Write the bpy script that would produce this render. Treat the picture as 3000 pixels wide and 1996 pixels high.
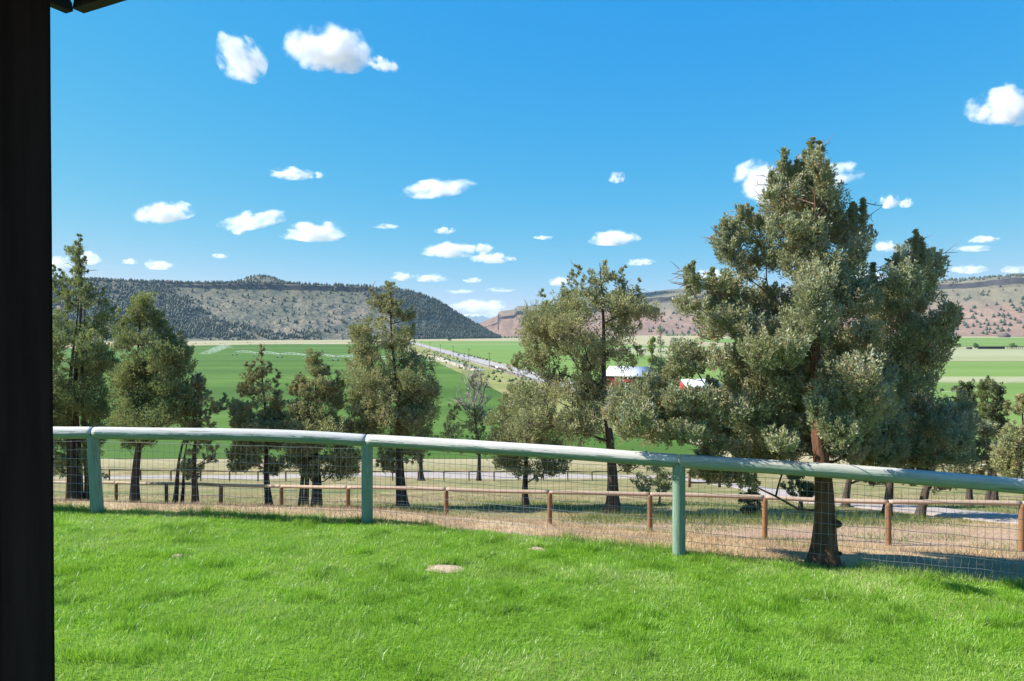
import bpy, bmesh, math, random
import numpy as np
from mathutils import Vector, Matrix

# ------------------------------------------------------------------ scene
sc = bpy.context.scene
for o in list(bpy.data.objects):
    bpy.data.objects.remove(o, do_unlink=True)
COL = sc.collection
R = math.radians

# ---- camera: the eye is the origin; x right, y forward, z up (metres)
cam_d = bpy.data.cameras.new('camera')
cam_d.lens = 24.0; cam_d.sensor_width = 36.0; cam_d.sensor_fit = 'HORIZONTAL'
cam_d.shift_y = -23.0 / 3000.0
cam_d.clip_start = 0.05; cam_d.clip_end = 90000.0
cam = bpy.data.objects.new('camera', cam_d); COL.objects.link(cam)
cam.location = (0, 0, 0); cam.rotation_euler = (R(90), 0, 0)
sc.camera = cam

# ---- sun and sky
SUN_EL = R(39.0)
SUN_H = Vector((-0.99, 0.07, 0)).normalized()
SUN_V = Vector((SUN_H.x * math.cos(SUN_EL), SUN_H.y * math.cos(SUN_EL), math.sin(SUN_EL)))
sun_d = bpy.data.lights.new('sun', 'SUN')
sun_d.energy = 5.0; sun_d.angle = R(0.53); sun_d.color = (1.0, 0.95, 0.87)
sun = bpy.data.objects.new('sun', sun_d); COL.objects.link(sun)
sun.rotation_euler = SUN_V.to_track_quat('Z', 'Y').to_euler()
sun.location = (-30, 10, 60)

world = bpy.data.worlds.new('World'); sc.world = world; world.use_nodes = True
wnt = world.node_tree; wnt.nodes.clear()
wo = wnt.nodes.new('ShaderNodeOutputWorld'); wb = wnt.nodes.new('ShaderNodeBackground')
sky = wnt.nodes.new('ShaderNodeTexSky'); sky.sky_type = 'NISHITA'; sky.sun_disc = False
sky.sun_elevation = SUN_EL; sky.sun_rotation = math.atan2(SUN_H.x, SUN_H.y)
sky.altitude = 900; sky.air_density = 1.0; sky.dust_density = 0.25; sky.ozone_density = 2.6
# colour response of the picture's clear, polarised-looking sky: one curve per channel over the whole dome
sepc = wnt.nodes.new('ShaderNodeSeparateColor'); comc = wnt.nodes.new('ShaderNodeCombineColor')
wnt.links.new(sky.outputs[0], sepc.inputs[0])
for i_, (ex_, k_) in enumerate(((2.0, 0.11), (0.53, 1.41), (0.03, 4.5))):
    pw = wnt.nodes.new('ShaderNodeMath'); pw.operation = 'POWER'; pw.inputs[1].default_value = ex_
    ml = wnt.nodes.new('ShaderNodeMath'); ml.operation = 'MULTIPLY'; ml.inputs[1].default_value = k_
    wnt.links.new(sepc.outputs[i_], pw.inputs[0]); wnt.links.new(pw.outputs[0], ml.inputs[0]); wnt.links.new(ml.outputs[0], comc.inputs[i_])
wnt.links.new(comc.outputs[0], wb.inputs[0])
wb.inputs[1].default_value = 0.088
wnt.links.new(wb.outputs[0], wo.inputs[0])

sc.view_settings.view_transform = 'Standard'; sc.view_settings.look = 'None'
sc.view_settings.exposure = 1.0; sc.view_settings.gamma = 1.0
sc.view_settings.use_curve_mapping = False
cy = sc.cycles
cy.use_denoising = True; cy.denoiser = 'OPENIMAGEDENOISE'; cy.denoising_input_passes = 'RGB_ALBEDO_NORMAL'; cy.denoising_prefilter = 'ACCURATE'
cy.max_bounces = 8; cy.diffuse_bounces = 3; cy.glossy_bounces = 2; cy.transmission_bounces = 3
cy.transparent_max_bounces = 8; cy.volume_bounces = 6
cy.volume_step_rate = 1.0; cy.volume_max_steps = 64
cy.caustics_reflective = False; cy.caustics_refractive = False

# ------------------------------------------------------------------ helpers
F, PX0, PY0 = 2000.0, 1500.0, 975.0
def W(px, py, d):                       # photo pixel (3000 x 1996) at a given depth
    return np.array([(px - PX0) / F * d, d, (PY0 - py) / F * d])
rng = np.random.default_rng(7)

def _h(ix, iy, iz):
    n = (ix * 374761393 + iy * 668265263 + iz * 2147483647 * 31 + 1013904223).astype(np.int64)
    n = (n ^ (n >> 13)) * 1274126177
    n = n ^ (n >> 16)
    return (n & 0xffffff) / float(0xffffff)
def vn(x, y, z=0.0):
    x, y, z = np.broadcast_arrays(np.asarray(x, float), np.asarray(y, float), np.asarray(z, float))
    ix, iy, iz = np.floor(x).astype(np.int64), np.floor(y).astype(np.int64), np.floor(z).astype(np.int64)
    fx, fy_, fz = x - ix, y - iy, z - iz
    fx = fx * fx * (3 - 2 * fx); fy_ = fy_ * fy_ * (3 - 2 * fy_); fz = fz * fz * (3 - 2 * fz)
    def l(a, b, t): return a + (b - a) * t
    c = [[[_h(ix + i, iy + j, iz + k) for k in (0, 1)] for j in (0, 1)] for i in (0, 1)]
    a = l(l(c[0][0][0], c[1][0][0], fx), l(c[0][1][0], c[1][1][0], fx), fy_)
    b = l(l(c[0][0][1], c[1][0][1], fx), l(c[0][1][1], c[1][1][1], fx), fy_)
    return l(a, b, fz)
def fbm(x, y, z=0.0, o=4):              # 0..1
    s, a, t = 0.0, 0.5, 0.0
    for i in range(o):
        s = s + a * vn(np.asarray(x) * 2 ** i + 17.3 * i, np.asarray(y) * 2 ** i + 5.1 * i, np.asarray(z) * 2 ** i)
        t += a; a *= 0.5
    return s / t
def sstep(e0, e1, x):
    t = np.clip((np.asarray(x, float) - e0) / (e1 - e0), 0, 1)
    return t * t * (3 - 2 * t)

def np_mesh(name, verts, faces, mat=None, attrs=None, smooth=False):
    """faces: one (n,k) int array or a list of such arrays."""
    me = bpy.data.meshes.new(name)
    verts = np.asarray(verts, np.float32)
    fl = faces if isinstance(faces, list) else [faces]
    fl = [np.asarray(f, np.int32) for f in fl if len(f)]
    me.vertices.add(len(verts)); me.vertices.foreach_set('co', verts.ravel())
    li = np.concatenate([f.ravel() for f in fl])
    tot = np.concatenate([np.full(len(f), f.shape[1], np.int32) for f in fl])
    st = np.concatenate([[0], np.cumsum(tot)[:-1]]).astype(np.int32)
    me.loops.add(len(li)); me.loops.foreach_set('vertex_index', li)
    me.polygons.add(len(tot)); me.polygons.foreach_set('loop_start', st)
    try: me.polygons.foreach_set('loop_total', tot)
    except Exception: pass
    if smooth: me.polygons.foreach_set('use_smooth', np.ones(len(tot), bool))
    if attrs:
        for k, v in attrs.items():
            a = me.attributes.new(k, 'FLOAT', 'POINT'); a.data.foreach_set('value', np.asarray(v, np.float32))
    me.update(calc_edges=True)
    if mat: me.materials.append(mat)
    return me

def link(name, me, parent=None, loc=None):
    o = bpy.data.objects.new(name, me); COL.objects.link(o)
    if parent: o.parent = parent
    if loc is not None: o.location = loc
    return o
def tag(o, label=None, cat=None, group=None, kind=None):
    if label: o['label'] = label
    if cat: o['category'] = cat
    if group: o['group'] = group
    if kind: o['kind'] = kind
    return o
def thing(name, loc, label, cat, group=None, rz=0.0):
    o = bpy.data.objects.new(name, None); COL.objects.link(o)
    o.location = loc; o.rotation_euler = (0, 0, rz); o.empty_display_size = 0.3
    return tag(o, label, cat, group)
def copy_tree(o, parent=None):
    c = o.copy(); COL.objects.link(c); c.parent = parent
    for ch in o.children: copy_tree(ch, c)
    return c

class MB:                               # collects boxes, tubes, lathes into one mesh
    def __init__(s): s.v = []; s.q = []; s.t = []; s.n = 0
    def add(s, v, q=None, t=None):
        v = np.asarray(v, float).reshape(-1, 3); s.v.append(v)
        if q is not None and len(q): s.q.append(np.asarray(q, int) + s.n)
        if t is not None and len(t): s.t.append(np.asarray(t, int) + s.n)
        s.n += len(v); return s
    def box(s, c, d, rz=0.0):
        x, y, z = np.array(d) / 2.0
        v = np.array([[i * x, j * y, k * z] for k in (-1, 1) for j in (-1, 1) for i in (-1, 1)])
        if rz:
            cs, sn = math.cos(rz), math.sin(rz)
            v = np.c_[v[:, 0] * cs - v[:, 1] * sn, v[:, 0] * sn + v[:, 1] * cs, v[:, 2]]
        return s.add(v + np.array(c), [[0, 2, 3, 1], [4, 5, 7, 6], [0, 1, 5, 4], [2, 6, 7, 3], [0, 4, 6, 2], [1, 3, 7, 5]])
    def tube(s, pts, rad, sides=6, cap=True):
        pts = np.asarray(pts, float); n = len(pts)
        rad = np.broadcast_to(np.asarray(rad, float), (n,))
        t = np.gradient(pts, axis=0); t /= np.linalg.norm(t, axis=1)[:, None] + 1e-12
        ref = np.array([0, 0, 1.0]) if abs(t[:, 2]).mean() < 0.8 else np.array([1.0, 0, 0])
        u = np.cross(t, ref); u /= np.linalg.norm(u, axis=1)[:, None] + 1e-12
        w = np.cross(t, u)
        a = np.linspace(0, 2 * np.pi, sides, endpoint=False)
        v = pts[:, None] + rad[:, None, None] * (np.cos(a)[None, :, None] * u[:, None] + np.sin(a)[None, :, None] * w[:, None])
        i = np.arange(n - 1)[:, None] * sides; j = np.arange(sides)[None]; k = (j + 1) % sides
        q = np.stack([i + j, i + k, i + sides + k, i + sides + j], -1).reshape(-1, 4)
        tr = []
        if cap and n > 1 and sides > 2:
            for b, rev in ((0, True), ((n - 1) * sides, False)):
                for m in range(1, sides - 1):
                    tr.append([b, b + m + 1, b + m] if not rev else [b, b + m, b + m + 1])
        return s.add(v.reshape(-1, 3), q, tr)
    def prism(s, poly, axis_a, axis_b, thick):   # poly: list of 3-vectors on a face, extruded by vector thick
        p = np.asarray(poly, float); n = len(p); v = np.vstack([p, p + np.asarray(thick, float)])
        q = [[i, (i + 1) % n, n + (i + 1) % n, n + i] for i in range(n)]
        t = [[0, i + 1, i] for i in range(1, n - 1)] + [[n, n + i, n + i + 1] for i in range(1, n - 1)]
        return s.add(v, q, t)
    def mesh(s, name, mat=None, smooth=False, attrs=None):
        fl = []
        if s.q: fl.append(np.vstack(s.q))
        if s.t: fl.append(np.vstack(s.t))
        return np_mesh(name, np.vstack(s.v), fl, mat, attrs, smooth)
    def build(s, name, mat, parent=None, smooth=False, loc=None):
        return link(name, s.mesh(name, mat, smooth), parent, loc)

def grid_faces(nu, nv):
    i = np.arange(nu - 1)[:, None] * nv; j = np.arange(nv - 1)[None]
    return np.stack([i + j, i + j + 1, i + nv + j + 1, i + nv + j], -1).reshape(-1, 4)

# ------------------------------------------------------------------ materials
def nd(nt, typ, at=None, ins=None):
    n = nt.nodes.new(typ)
    for k, v in (at or {}).items(): setattr(n, k, v)
    for k, v in (ins or {}).items():
        s = n.inputs[k]
        if isinstance(v, bpy.types.NodeSocket): nt.links.new(v, s)
        else: s.default_value = v
    return n
def ramp(nt, fac, stops, interp='LINEAR'):
    n = nt.nodes.new('ShaderNodeValToRGB'); cr = n.color_ramp; cr.interpolation = interp
    while len(cr.elements) < len(stops): cr.elements.new(0.5)
    for e, (p, c) in zip(cr.elements, stops):
        e.position = p; e.color = (*c, 1) if len(c) == 3 else c
    nt.links.new(fac, n.inputs[0]); return n.outputs[0]
def framp(nt, fac, stops):
    return ramp(nt, fac, [(p, (v, v, v)) for p, v in stops])
def mix(nt, fac, a, b, mode='MIX'):
    n = nt.nodes.new('ShaderNodeMix'); n.data_type = 'RGBA'; n.blend_type = mode
    for i, v in ((0, fac), (6, a), (7, b)):
        if isinstance(v, bpy.types.NodeSocket): nt.links.new(v, n.inputs[i])
        elif i == 0: n.inputs[0].default_value = v
        else: n.inputs[i].default_value = (*v, 1)
    return n.outputs[2]
def mth(nt, op, a, b=0.0, c=None):
    n = nt.nodes.new('ShaderNodeMath'); n.operation = op
    for i, v in enumerate((a, b, c)):
        if v is None: continue
        if isinstance(v, bpy.types.NodeSocket): nt.links.new(v, n.inputs[i])
        else: n.inputs[i].default_value = v
    return n.outputs[0]
def noise(nt, vec, scale, detail=4, rough=0.55):
    n = nd(nt, 'ShaderNodeTexNoise', None, {'Scale': scale, 'Detail': detail, 'Roughness': rough})
    if vec is not None: nt.links.new(vec, n.inputs['Vector'])
    return n.outputs['Fac']
def mapping(nt, vec, scale=(1, 1, 1), loc=(0, 0, 0)):
    n = nd(nt, 'ShaderNodeMapping', None, {'Scale': scale, 'Location': loc}); nt.links.new(vec, n.inputs[0]); return n.outputs[0]
def geo(nt): return nt.nodes.new('ShaderNodeNewGeometry')
def objco(nt): return nt.nodes.new('ShaderNodeTexCoord').outputs['Object']
def attr(nt, name): return nd(nt, 'ShaderNodeAttribute', {'attribute_name': name}).outputs['Fac']
def bump(nt, h, strength, dist):
    n = nd(nt, 'ShaderNodeBump', None, {'Strength': strength, 'Distance': dist, 'Height': h}); return n.outputs[0]
def mat(name, fn, rough=0.85, spec=0.25):
    m = bpy.data.materials.new(name); m.use_nodes = True; nt = m.node_tree; nt.nodes.clear()
    out = nt.nodes.new('ShaderNodeOutputMaterial'); b = nt.nodes.new('ShaderNodeBsdfPrincipled')
    b.inputs['Roughness'].default_value = rough; b.inputs['Specular IOR Level'].default_value = spec
    nt.links.new(b.outputs[0], out.inputs[0])
    r = fn(nt, b, out)
    if r is not None:
        if isinstance(r, bpy.types.NodeSocket): nt.links.new(r, b.inputs['Base Color'])
        else: b.inputs['Base Color'].default_value = (*r, 1)
    return m
def mottled(name, c1, c2, scale=3.0, rough=0.8, bs=0.0, bd=0.01, co='object', spec=0.25):
    def fn(nt, b, out):
        v = objco(nt) if co == 'object' else geo(nt).outputs['Position']
        n = noise(nt, v, scale, 5)
        if bs:
            nt.links.new(bump(nt, noise(nt, v, scale * 4, 4), bs, bd), b.inputs['Normal'])
        return ramp(nt, n, [(0.3, c1), (0.7, c2)])
    return mat(name, fn, rough, spec)
def leafy(name, stops, transl=0.25, tcol=(0.20, 0.24, 0.05), pscale=0.0, pcols=None):
    """leaf material: colour by the per-leaf attribute rnd; some light passes through."""
    def fn(nt, b, out):
        c = ramp(nt, attr(nt, 'rnd'), stops)
        if pscale:
            n = noise(nt, geo(nt).outputs['Position'], pscale, 3)
            f = framp(nt, n, [(0.38, 0.0), (0.62, 1.0)])
            c = mix(nt, f, c, mix(nt, 0.75, c, pcols))
        nt.links.new(c, b.inputs['Base Color'])
        tr = nd(nt, 'ShaderNodeBsdfTranslucent'); nt.links.new(mix(nt, 0.5, c, tcol), tr.inputs[0])
        ms = nd(nt, 'ShaderNodeMixShader', None, {0: transl})
        nt.links.new(b.outputs[0], ms.inputs[1]); nt.links.new(tr.outputs[0], ms.inputs[2])
        nt.links.new(ms.outputs[0], out.inputs[0])
    return mat(name, fn, 0.6, 0.2)

M = {}
# ------------------------------------------------------------------ terrain
FX = np.array([-14.0, -8.95, -5.39, -1.845, 1.88, 5.58, 9.2, 14.0])
FY = np.array([9.3, 8.95, 8.81, 8.70, 7.69, 6.83, 5.95, 4.7])
def fence_y(x): return np.interp(x, FX, FY)
def lawn_z(x, y):
    return -2.46 - 0.025 * np.asarray(x) + 0.05 * (fbm(np.asarray(x) * 0.8 + 3, np.asarray(y) * 0.8, 0, 3) - 0.5)
PY = np.array([-40, 0, 8, 12, 14.7, 17, 20, 23, 30, 40, 50, 75, 90, 102, 114, 160, 40000.])
PZ = np.array([-2.7, -2.75, -3.3, -4.1, -4.62, -5.0, -5.5, -5.95, -7.3, -9.3, -11.3, -16.2, -19.2, -21.2, -22, -22, -22.])
def ground_z(x, y):
    x = np.asarray(x, float); y = np.asarray(y, float)
    t = y - fence_y(np.clip(x, -14, 14))
    zn = -2.52 - 0.025 * np.clip(x, -14, 14) - 0.03 * np.maximum(t, 0)
    zf = np.interp(y, PY, PZ)
    w = sstep(0.2, 6.5, t)
    z = zn * (1 - w) + zf * w
    nz = (fbm(x * 0.35, y * 0.35, 1, 4) - 0.5) * 0.16 * sstep(0.3, 4, t) * sstep(112, 60, y)
    nz = nz + (fbm(x * 0.05 + 9, y * 0.05, 2, 3) - 0.5) * 0.8 * sstep(26, 60, y) * sstep(112, 90, y)
    rise = 11.0 * sstep(1000, 2100, y) * sstep(100, 700, x - 0.0 * y)
    return z + nz + rise

ys = np.concatenate([np.arange(-30, 4, 2.0), np.arange(4, 34, 0.3), 34 * np.power(1.022, np.arange(0, 310))])
ys = ys[ys < 29000]
ss = np.linspace(-1, 1, 241); ss = np.sign(ss) * (0.55 * np.abs(ss) + 0.45 * np.abs(ss) ** 2)
YY, SS = np.meshgrid(ys, ss, indexing='ij')
XX = SS * (16 + 1.15 * np.maximum(YY, 0))
GV = np.c_[XX.ravel(), YY.ravel(), ground_z(XX, YY).ravel()]

def ground_fn(nt, b, out):
    P = geo(nt).outputs['Position']
    sx = nd(nt, 'ShaderNodeSeparateXYZ', None, {0: P})
    n1 = noise(nt, P, 0.9, 6, 0.6); n2 = noise(nt, P, 0.16, 5); n3 = noise(nt, P, 9.0, 4, 0.7); n4 = noise(nt, P, 0.5, 4)
    dry = ramp(nt, n1, [(0.30, (0.25, 0.16, 0.09)), (0.48, (0.42, 0.285, 0.155)), (0.68, (0.58, 0.43, 0.25))])
    pink = ramp(nt, n4, [(0.35, (0.36, 0.23, 0.17)), (0.7, (0.45, 0.32, 0.24))])
    grn = ramp(nt, n1, [(0.3, (0.060, 0.110, 0.025)), (0.7, (0.155, 0.215, 0.055))])
    # cover by distance down the slope: straw near the fence, pinkish cheat grass, then greener meadow
    yn = mth(nt, 'ADD', sx.outputs[1], mth(nt, 'MULTIPLY', mth(nt, 'SUBTRACT', n4, 0.5), 7.0))
    fp = framp(nt, mth(nt, 'DIVIDE', yn, 40.0), [(0.33, 0), (0.42, 0.65), (0.5, 0.25), (0.58, 0.5), (0.75, 0.1)])
    fg = framp(nt, mth(nt, 'DIVIDE', yn, 60.0), [(0.30, 0.0), (0.34, 0.35), (0.41, 0.95), (0.52, 0.45), (0.62, 0.85), (0.8, 0.6)])
    c = mix(nt, fp, dry, pink)
    fg2 = mth(nt, 'MULTIPLY', fg, framp(nt, n2, [(0.34, 0.45), (0.55, 1.0)]))
    c = mix(nt, fg2, c, grn)
    c = mix(nt, framp(nt, n3, [(0.35, 0.30), (0.6, 0.0)]), c, (0.12, 0.08, 0.05))
    # valley floor: pale dry pasture with a green tinge
    val = ramp(nt, noise(nt, mapping(nt, P, (0.004, 0.014, 0.01)), 1.0, 6, 0.6), [(0.3, (0.22, 0.22, 0.10)), (0.55, (0.40, 0.34, 0.20)), (0.75, (0.33, 0.33, 0.15))])
    fv = nd(nt, 'ShaderNodeMapRange', None, {'Value': sx.outputs[1], 1: 106.0, 2: 122.0}).outputs[0]
    c = mix(nt, fv, c, val)
    bh = mth(nt, 'ADD', n3, n1)
    nt.links.new(bump(nt, bh, 0.5, 0.06), b.inputs['Normal'])
    return c
M['ground'] = mat('ground', ground_fn, 0.95, 0.1)
tag(link('ground', np_mesh('ground', GV, grid_faces(len(ys), len(ss)), M['ground'], None, True)),
    'dry grassy slope running down to the valley floor', None, None, 'structure')

# ---- lawn
lx = np.linspace(-12, 12, 161); lv = np.linspace(0, 1, 91)
LX, LV = np.meshgrid(lx, lv, indexing='ij')
edge = fence_y(LX) + 0.10 + 0.20 * (fbm(LX * 1.7, LX * 0 + 4.2, 0, 4) - 0.5)
LY = 0.4 + (edge - 0.4) * LV
LZ = lawn_z(LX, LY); LZ[:, -1] -= 0.10; LZ[:, -2] -= 0.02
def lawn_edge(x): return fence_y(x) + 0.10 + 0.20 * (fbm(np.asarray(x) * 1.7, np.asarray(x) * 0 + 4.2, 0, 4) - 0.5)
def lawn_fn(nt, b, out):
    P = geo(nt).outputs['Position']
    return ramp(nt, noise(nt, P, 14, 4), [(0.3, (0.10, 0.20, 0.02)), (0.7, (0.18, 0.30, 0.04))])
M['lawn'] = mat('lawn_soil', lawn_fn, 0.95, 0.1)
tag(link('lawn', np_mesh('lawn', np.c_[LX.ravel(), LY.ravel(), LZ.ravel()], grid_faces(161, 91), M['lawn'], None, True)),
    'mown green lawn in front of the green fence', None, None, 'structure')

# bare patches in the lawn: x, y, half width, half depth
PATCH = [(-0.685, 7.03, 0.165, 0.115, 'largest bare sandy patch in the lawn, left of centre'),
         (-3.55, 7.27, 0.075, 0.06, 'small bare sandy patch in the lawn near the leftmost green post'),
         (0.285, 7.72, 0.085, 0.065, 'bare sandy patch in the lawn close to the wire fence')]
M['sand'] = mottled('sandy_soil', (0.34, 0.25, 0.165), (0.55, 0.43, 0.30), 40, 0.95, 0.6, 0.01, 'pos', 0.1)
for k, (x, y, a, b_, lab) in enumerate(PATCH):
    n, m_ = 36, 8
    th = np.linspace(0, 2 * np.pi, n, endpoint=False); rr = np.linspace(0.02, 1.0, m_)
    T, RR = np.meshgrid(th, rr, indexing='ij')
    wob = 1 + 0.35 * (fbm(np.cos(T) * 2 + k * 7, np.sin(T) * 2, 0, 3) - 0.5) * 2
    vx = RR * wob * np.cos(T) * a * 1.15; vy = RR * wob * np.sin(T) * b_ * 1.15
    vz = 0.010 * (1 - RR ** 2) + 0.012 * (fbm((x + vx) * 40, (y + vy) * 40, 0, 3) - 0.5) + 0.006
    V = np.c_[vx.ravel(), vy.ravel(), (lawn_z(x + vx, y + vy) - lawn_z(x, y) + vz).ravel()]
    V = np.vstack([V, [0, 0, 0.017]])
    i = np.arange(n)[:, None]; j = np.arange(m_ - 1)[None]; i2 = (i + 1) % n
    q = np.stack([i * m_ + j, i * m_ + j + 1, i2 * m_ + j + 1, i2 * m_ + j], -1).reshape(-1, 4)
    t = np.array([[i_ * m_, ((i_ + 1) % n) * m_, n * m_] for i_ in range(n)])
    o = link('bare_soil_patch', np_mesh('bare_soil_patch', V, [q, t], M['sand'], None, True), None, (x, y, float(lawn_z(x, y))))
    tag(o, lab, 'soil patch', 'bare patches in the lawn')

# ---- far sheets on the valley floor
def sheet(name, poly, z, m, kind='structure', label=None, step=None, follow=False):
    p = np.asarray(poly, float)
    bm = bmesh.new()
    vs = [bm.verts.new((x, y, z)) for x, y in p]
    bm.faces.new(vs)
    if follow:
        bmesh.ops.triangulate(bm, faces=bm.faces[:])
        for _ in range(5):
            es = [e for e in bm.edges if e.calc_length() > step]
            if not es: break
            bmesh.ops.subdivide_edges(bm, edges=es, cuts=1, use_grid_fill=False)
            bmesh.ops.triangulate(bm, faces=[f for f in bm.faces if len(f.verts) > 3])
        for v in bm.verts: v.co.z = float(ground_z(v.co.x, v.co.y)) + z
    bm.normal_update()
    for f in bm.faces:
        if f.normal.z < 0: f.normal_flip()
    me = bpy.data.meshes.new(name); bm.to_mesh(me); bm.free(); me.materials.append(m)
    o = link(name, me); tag(o, label, None, None, kind); return o
def field_mat(name, a, b_, c_, sx=0.002, sy=0.03, fine=0.12, w=0.5):
    def fn(nt, bb, out):
        P = geo(nt).outputs['Position']
        n = noise(nt, mapping(nt, P, (sx, sy, 0.01)), 1.0, 5, 0.6)
        n2 = noise(nt, P, fine, 5, 0.7)
        c = ramp(nt, n, [(0.28, a), (0.5, b_), (0.72, c_)])
        return mix(nt, framp(nt, n2, [(0.35, w), (0.65, 0.0)]), c, a)
    return mat(name, fn, 0.95, 0.1)
M['field_dark'] = field_mat('alfalfa_field', (0.050, 0.105, 0.018), (0.085, 0.160, 0.028), (0.145, 0.225, 0.045), 0.0015, 0.022)
M['field_bright'] = field_mat('bright_field', (0.120, 0.200, 0.045), (0.160, 0.245, 0.058), (0.195, 0.275, 0.075), 0.0015, 0.02, 0.05, 0.25)
M['field_mid'] = field_mat('mid_field', (0.11, 0.20, 0.045), (0.15, 0.25, 0.06), (0.20, 0.30, 0.08), 0.001, 0.015, 0.04, 0.3)
M['field_pale'] = field_mat('pale_field', (0.24, 0.26, 0.12), (0.33, 0.33, 0.18), (0.40, 0.38, 0.23), 0.001, 0.02, 0.03, 0.3)
M['tan'] = field_mat('dry_verge', (0.24, 0.20, 0.12), (0.38, 0.31, 0.19), (0.46, 0.39, 0.25), 0.01, 0.02, 0.05, 0.3)
M['verge'] = field_mat('weedy_verge', (0.16, 0.19, 0.06), (0.27, 0.26, 0.09), (0.36, 0.29, 0.18), 0.03, 0.03, 0.1, 0.3)
sheet('alfalfa_field', [(-1500, 119), (38, 119), (14, 300), (-6, 372), (-22, 396), (-46, 510), (-72, 640), (-96, 690), (-150, 900), (-205, 1190),
      (-300, 1310), (-420, 1310), (-520, 1210), (-560, 1060), (-700, 900), (-1500, 800)], -21.93, M['field_dark'])
sheet('hay_field', [(62, 125), (56, 165), (16, 370), (-6, 480), (-50, 700), (-92, 915), (110, 915), (140, 535), (330, 520), (900, 520), (900, 119), (62, 119)], -21.92, M['field_bright'])
sheet('pasture', [(-92, 917), (-168, 1290), (900, 1290), (900, 1040), (110, 1000), (110, 917)], -21.92, M['field_mid'])
sheet('pasture', [(-170, 1330), (-260, 1780), (500, 1780), (300, 1330)], -21.90, M['field_bright'])
sheet('pale_pasture', [(112, 990), (142, 545), (330, 530), (1200, 530), (1200, 1000)], -21.90, M['field_pale'])
sheet('hay_field', [(420, 1080), (420, 1750), (2200, 1750), (2200, 1080)], 0.5, M['field_bright'], follow=True, step=150)
sheet('dirt_strip', [(150, 534), (900, 524), (900, 520), (150, 529)], -21.84, M['tan'])
sheet('pale_strip', [(150, 300), (150, 340), (700, 340), (700, 290)], -21.86, M['field_pale'])
# ---- highway: straight, running away from right to left
def road_x(y): return 80.0 - 0.2 * (y + 0.0)
def strip(y0, y1, a, b_, n=60):
    yy = np.linspace(y0, y1, n)
    return [(road_x(y) + a, y) for y in yy] + [(road_x(y) + b_, y) for y in yy[::-1]]
M['asphalt'] = mottled('road_asphalt', (0.30, 0.285, 0.27), (0.40, 0.38, 0.36), 0.3, 0.9, 0, 0.01, 'pos')
M['shoulder'] = mottled('road_shoulder', (0.20, 0.175, 0.15), (0.30, 0.26, 0.22), 0.4, 0.95, 0, 0.01, 'pos')
def road_sheet(name, a, b_, z, m, y0=150, y1=2300, label=None):
    yy = np.concatenate([np.linspace(y0, 700, 50), np.linspace(720, y1, 30)])
    V = np.array([[road_x(y) + s, y, z] for y in yy for s in (a, b_)])
    o = link(name, np_mesh(name, V, np.array([[2 * i, 2 * i + 1, 2 * i + 3, 2 * i + 2] for i in range(len(yy) - 1)]), m)); tag(o, label, None, None, 'structure'); return o
road_sheet('road_verge', -34, -6.2, -21.91, M['verge'])
road_sheet('road_verge', 6.2, 11, -21.905, M['tan'])
road_sheet('road_shoulder', -8.0, 7.0, -21.6, M['shoulder'])
road_sheet('road', -5.2, 5.2, -21.55, M['asphalt'], label='pale straight highway crossing the valley')
M['paint_w'] = mottled('road_paint_white', (0.7, 0.7, 0.68), (0.8, 0.8, 0.78), 2, 0.8, 0, 0.01, 'pos')
M['paint_y'] = mottled('road_paint_yellow', (0.6, 0.42, 0.06), (0.7, 0.5, 0.08), 2, 0.8, 0, 0.01, 'pos')
road_sheet('edge_line', -4.45, -4.30, -21.53, M['paint_w'], 150, 900)
road_sheet('edge_line', 4.30, 4.45, -21.53, M['paint_w'], 150, 900)
road_sheet('centre_line', -0.2, 0.2, -21.53, M['paint_y'], 150, 700)
# shoulder bank sides
for s, z0 in ((-8.0, -9.2), (7.0, 8.2)):
    yy = np.linspace(150, 2300, 60)
    V = np.array([[road_x(y) + k, y, z] for y in yy for k, z in ((s, -21.6), (z0, -22.05))])
    tag(link('road_bank', np_mesh('road_bank', V, np.array([[2 * i, 2 * i + 1, 2 * i + 3, 2 * i + 2] for i in range(59)]), M['shoulder'])), None, None, None, 'structure')
M['dirt'] = mottled('dirt_track', (0.44, 0.33, 0.23), (0.58, 0.46, 0.34), 0.2, 0.95, 0, 0.01, 'pos')
def ribbon(name, pts, w, z, m, label=None, follow=False, kind='structure'):
    p = np.asarray(pts, float)
    tt = np.linspace(0, len(p) - 1, max(24, 10 * len(p)))
    q = np.c_[np.interp(tt, np.arange(len(p)), p[:, 0]), np.interp(tt, np.arange(len(p)), p[:, 1])]
    for _ in range(6): q[1:-1] = (q[:-2] + q[1:-1] * 2 + q[2:]) / 4
    d = np.gradient(q, axis=0); d /= np.linalg.norm(d, axis=1)[:, None]
    nrm = np.c_[-d[:, 1], d[:, 0]]; K = 9
    V = []
    for k in range(K):
        s = (k / (K - 1) - 0.5) * w * (1 + 0.12 * np.sin(tt * 3 + k))
        xy = q + nrm * s[:, None] if np.ndim(s) else q + nrm * s
        zz = ground_z(xy[:, 0], xy[:, 1]) + z if follow else np.full(len(xy), z)
        if follow and k in (0, K - 1): zz = zz - 0.16
        V.append(np.c_[xy, zz])
    V = np.stack(V, 1).reshape(-1, 3)
    me = np_mesh(name, V, grid_faces(len(q), K)[:, ::-1] if True else None, m, None, True)
    o = link(name, me); tag(o, label, None, None, kind); return o
ribbon('dirt_track', [(-100, 690), (-92, 677), (-73, 638), (-48, 511), (-30, 430), (-20, 396)], 7, -21.85, M['dirt'], 'sandy farm track beside the highway')
ribbon('dirt_track', [(-230, 1316), (-120, 1305), (100, 1300), (600, 1296)], 5, -21.8, M['tan'])
M['water'] = mat('ditch_water', lambda nt, b, o: (0.25, 0.33, 0.36), 0.08, 0.5)
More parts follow.
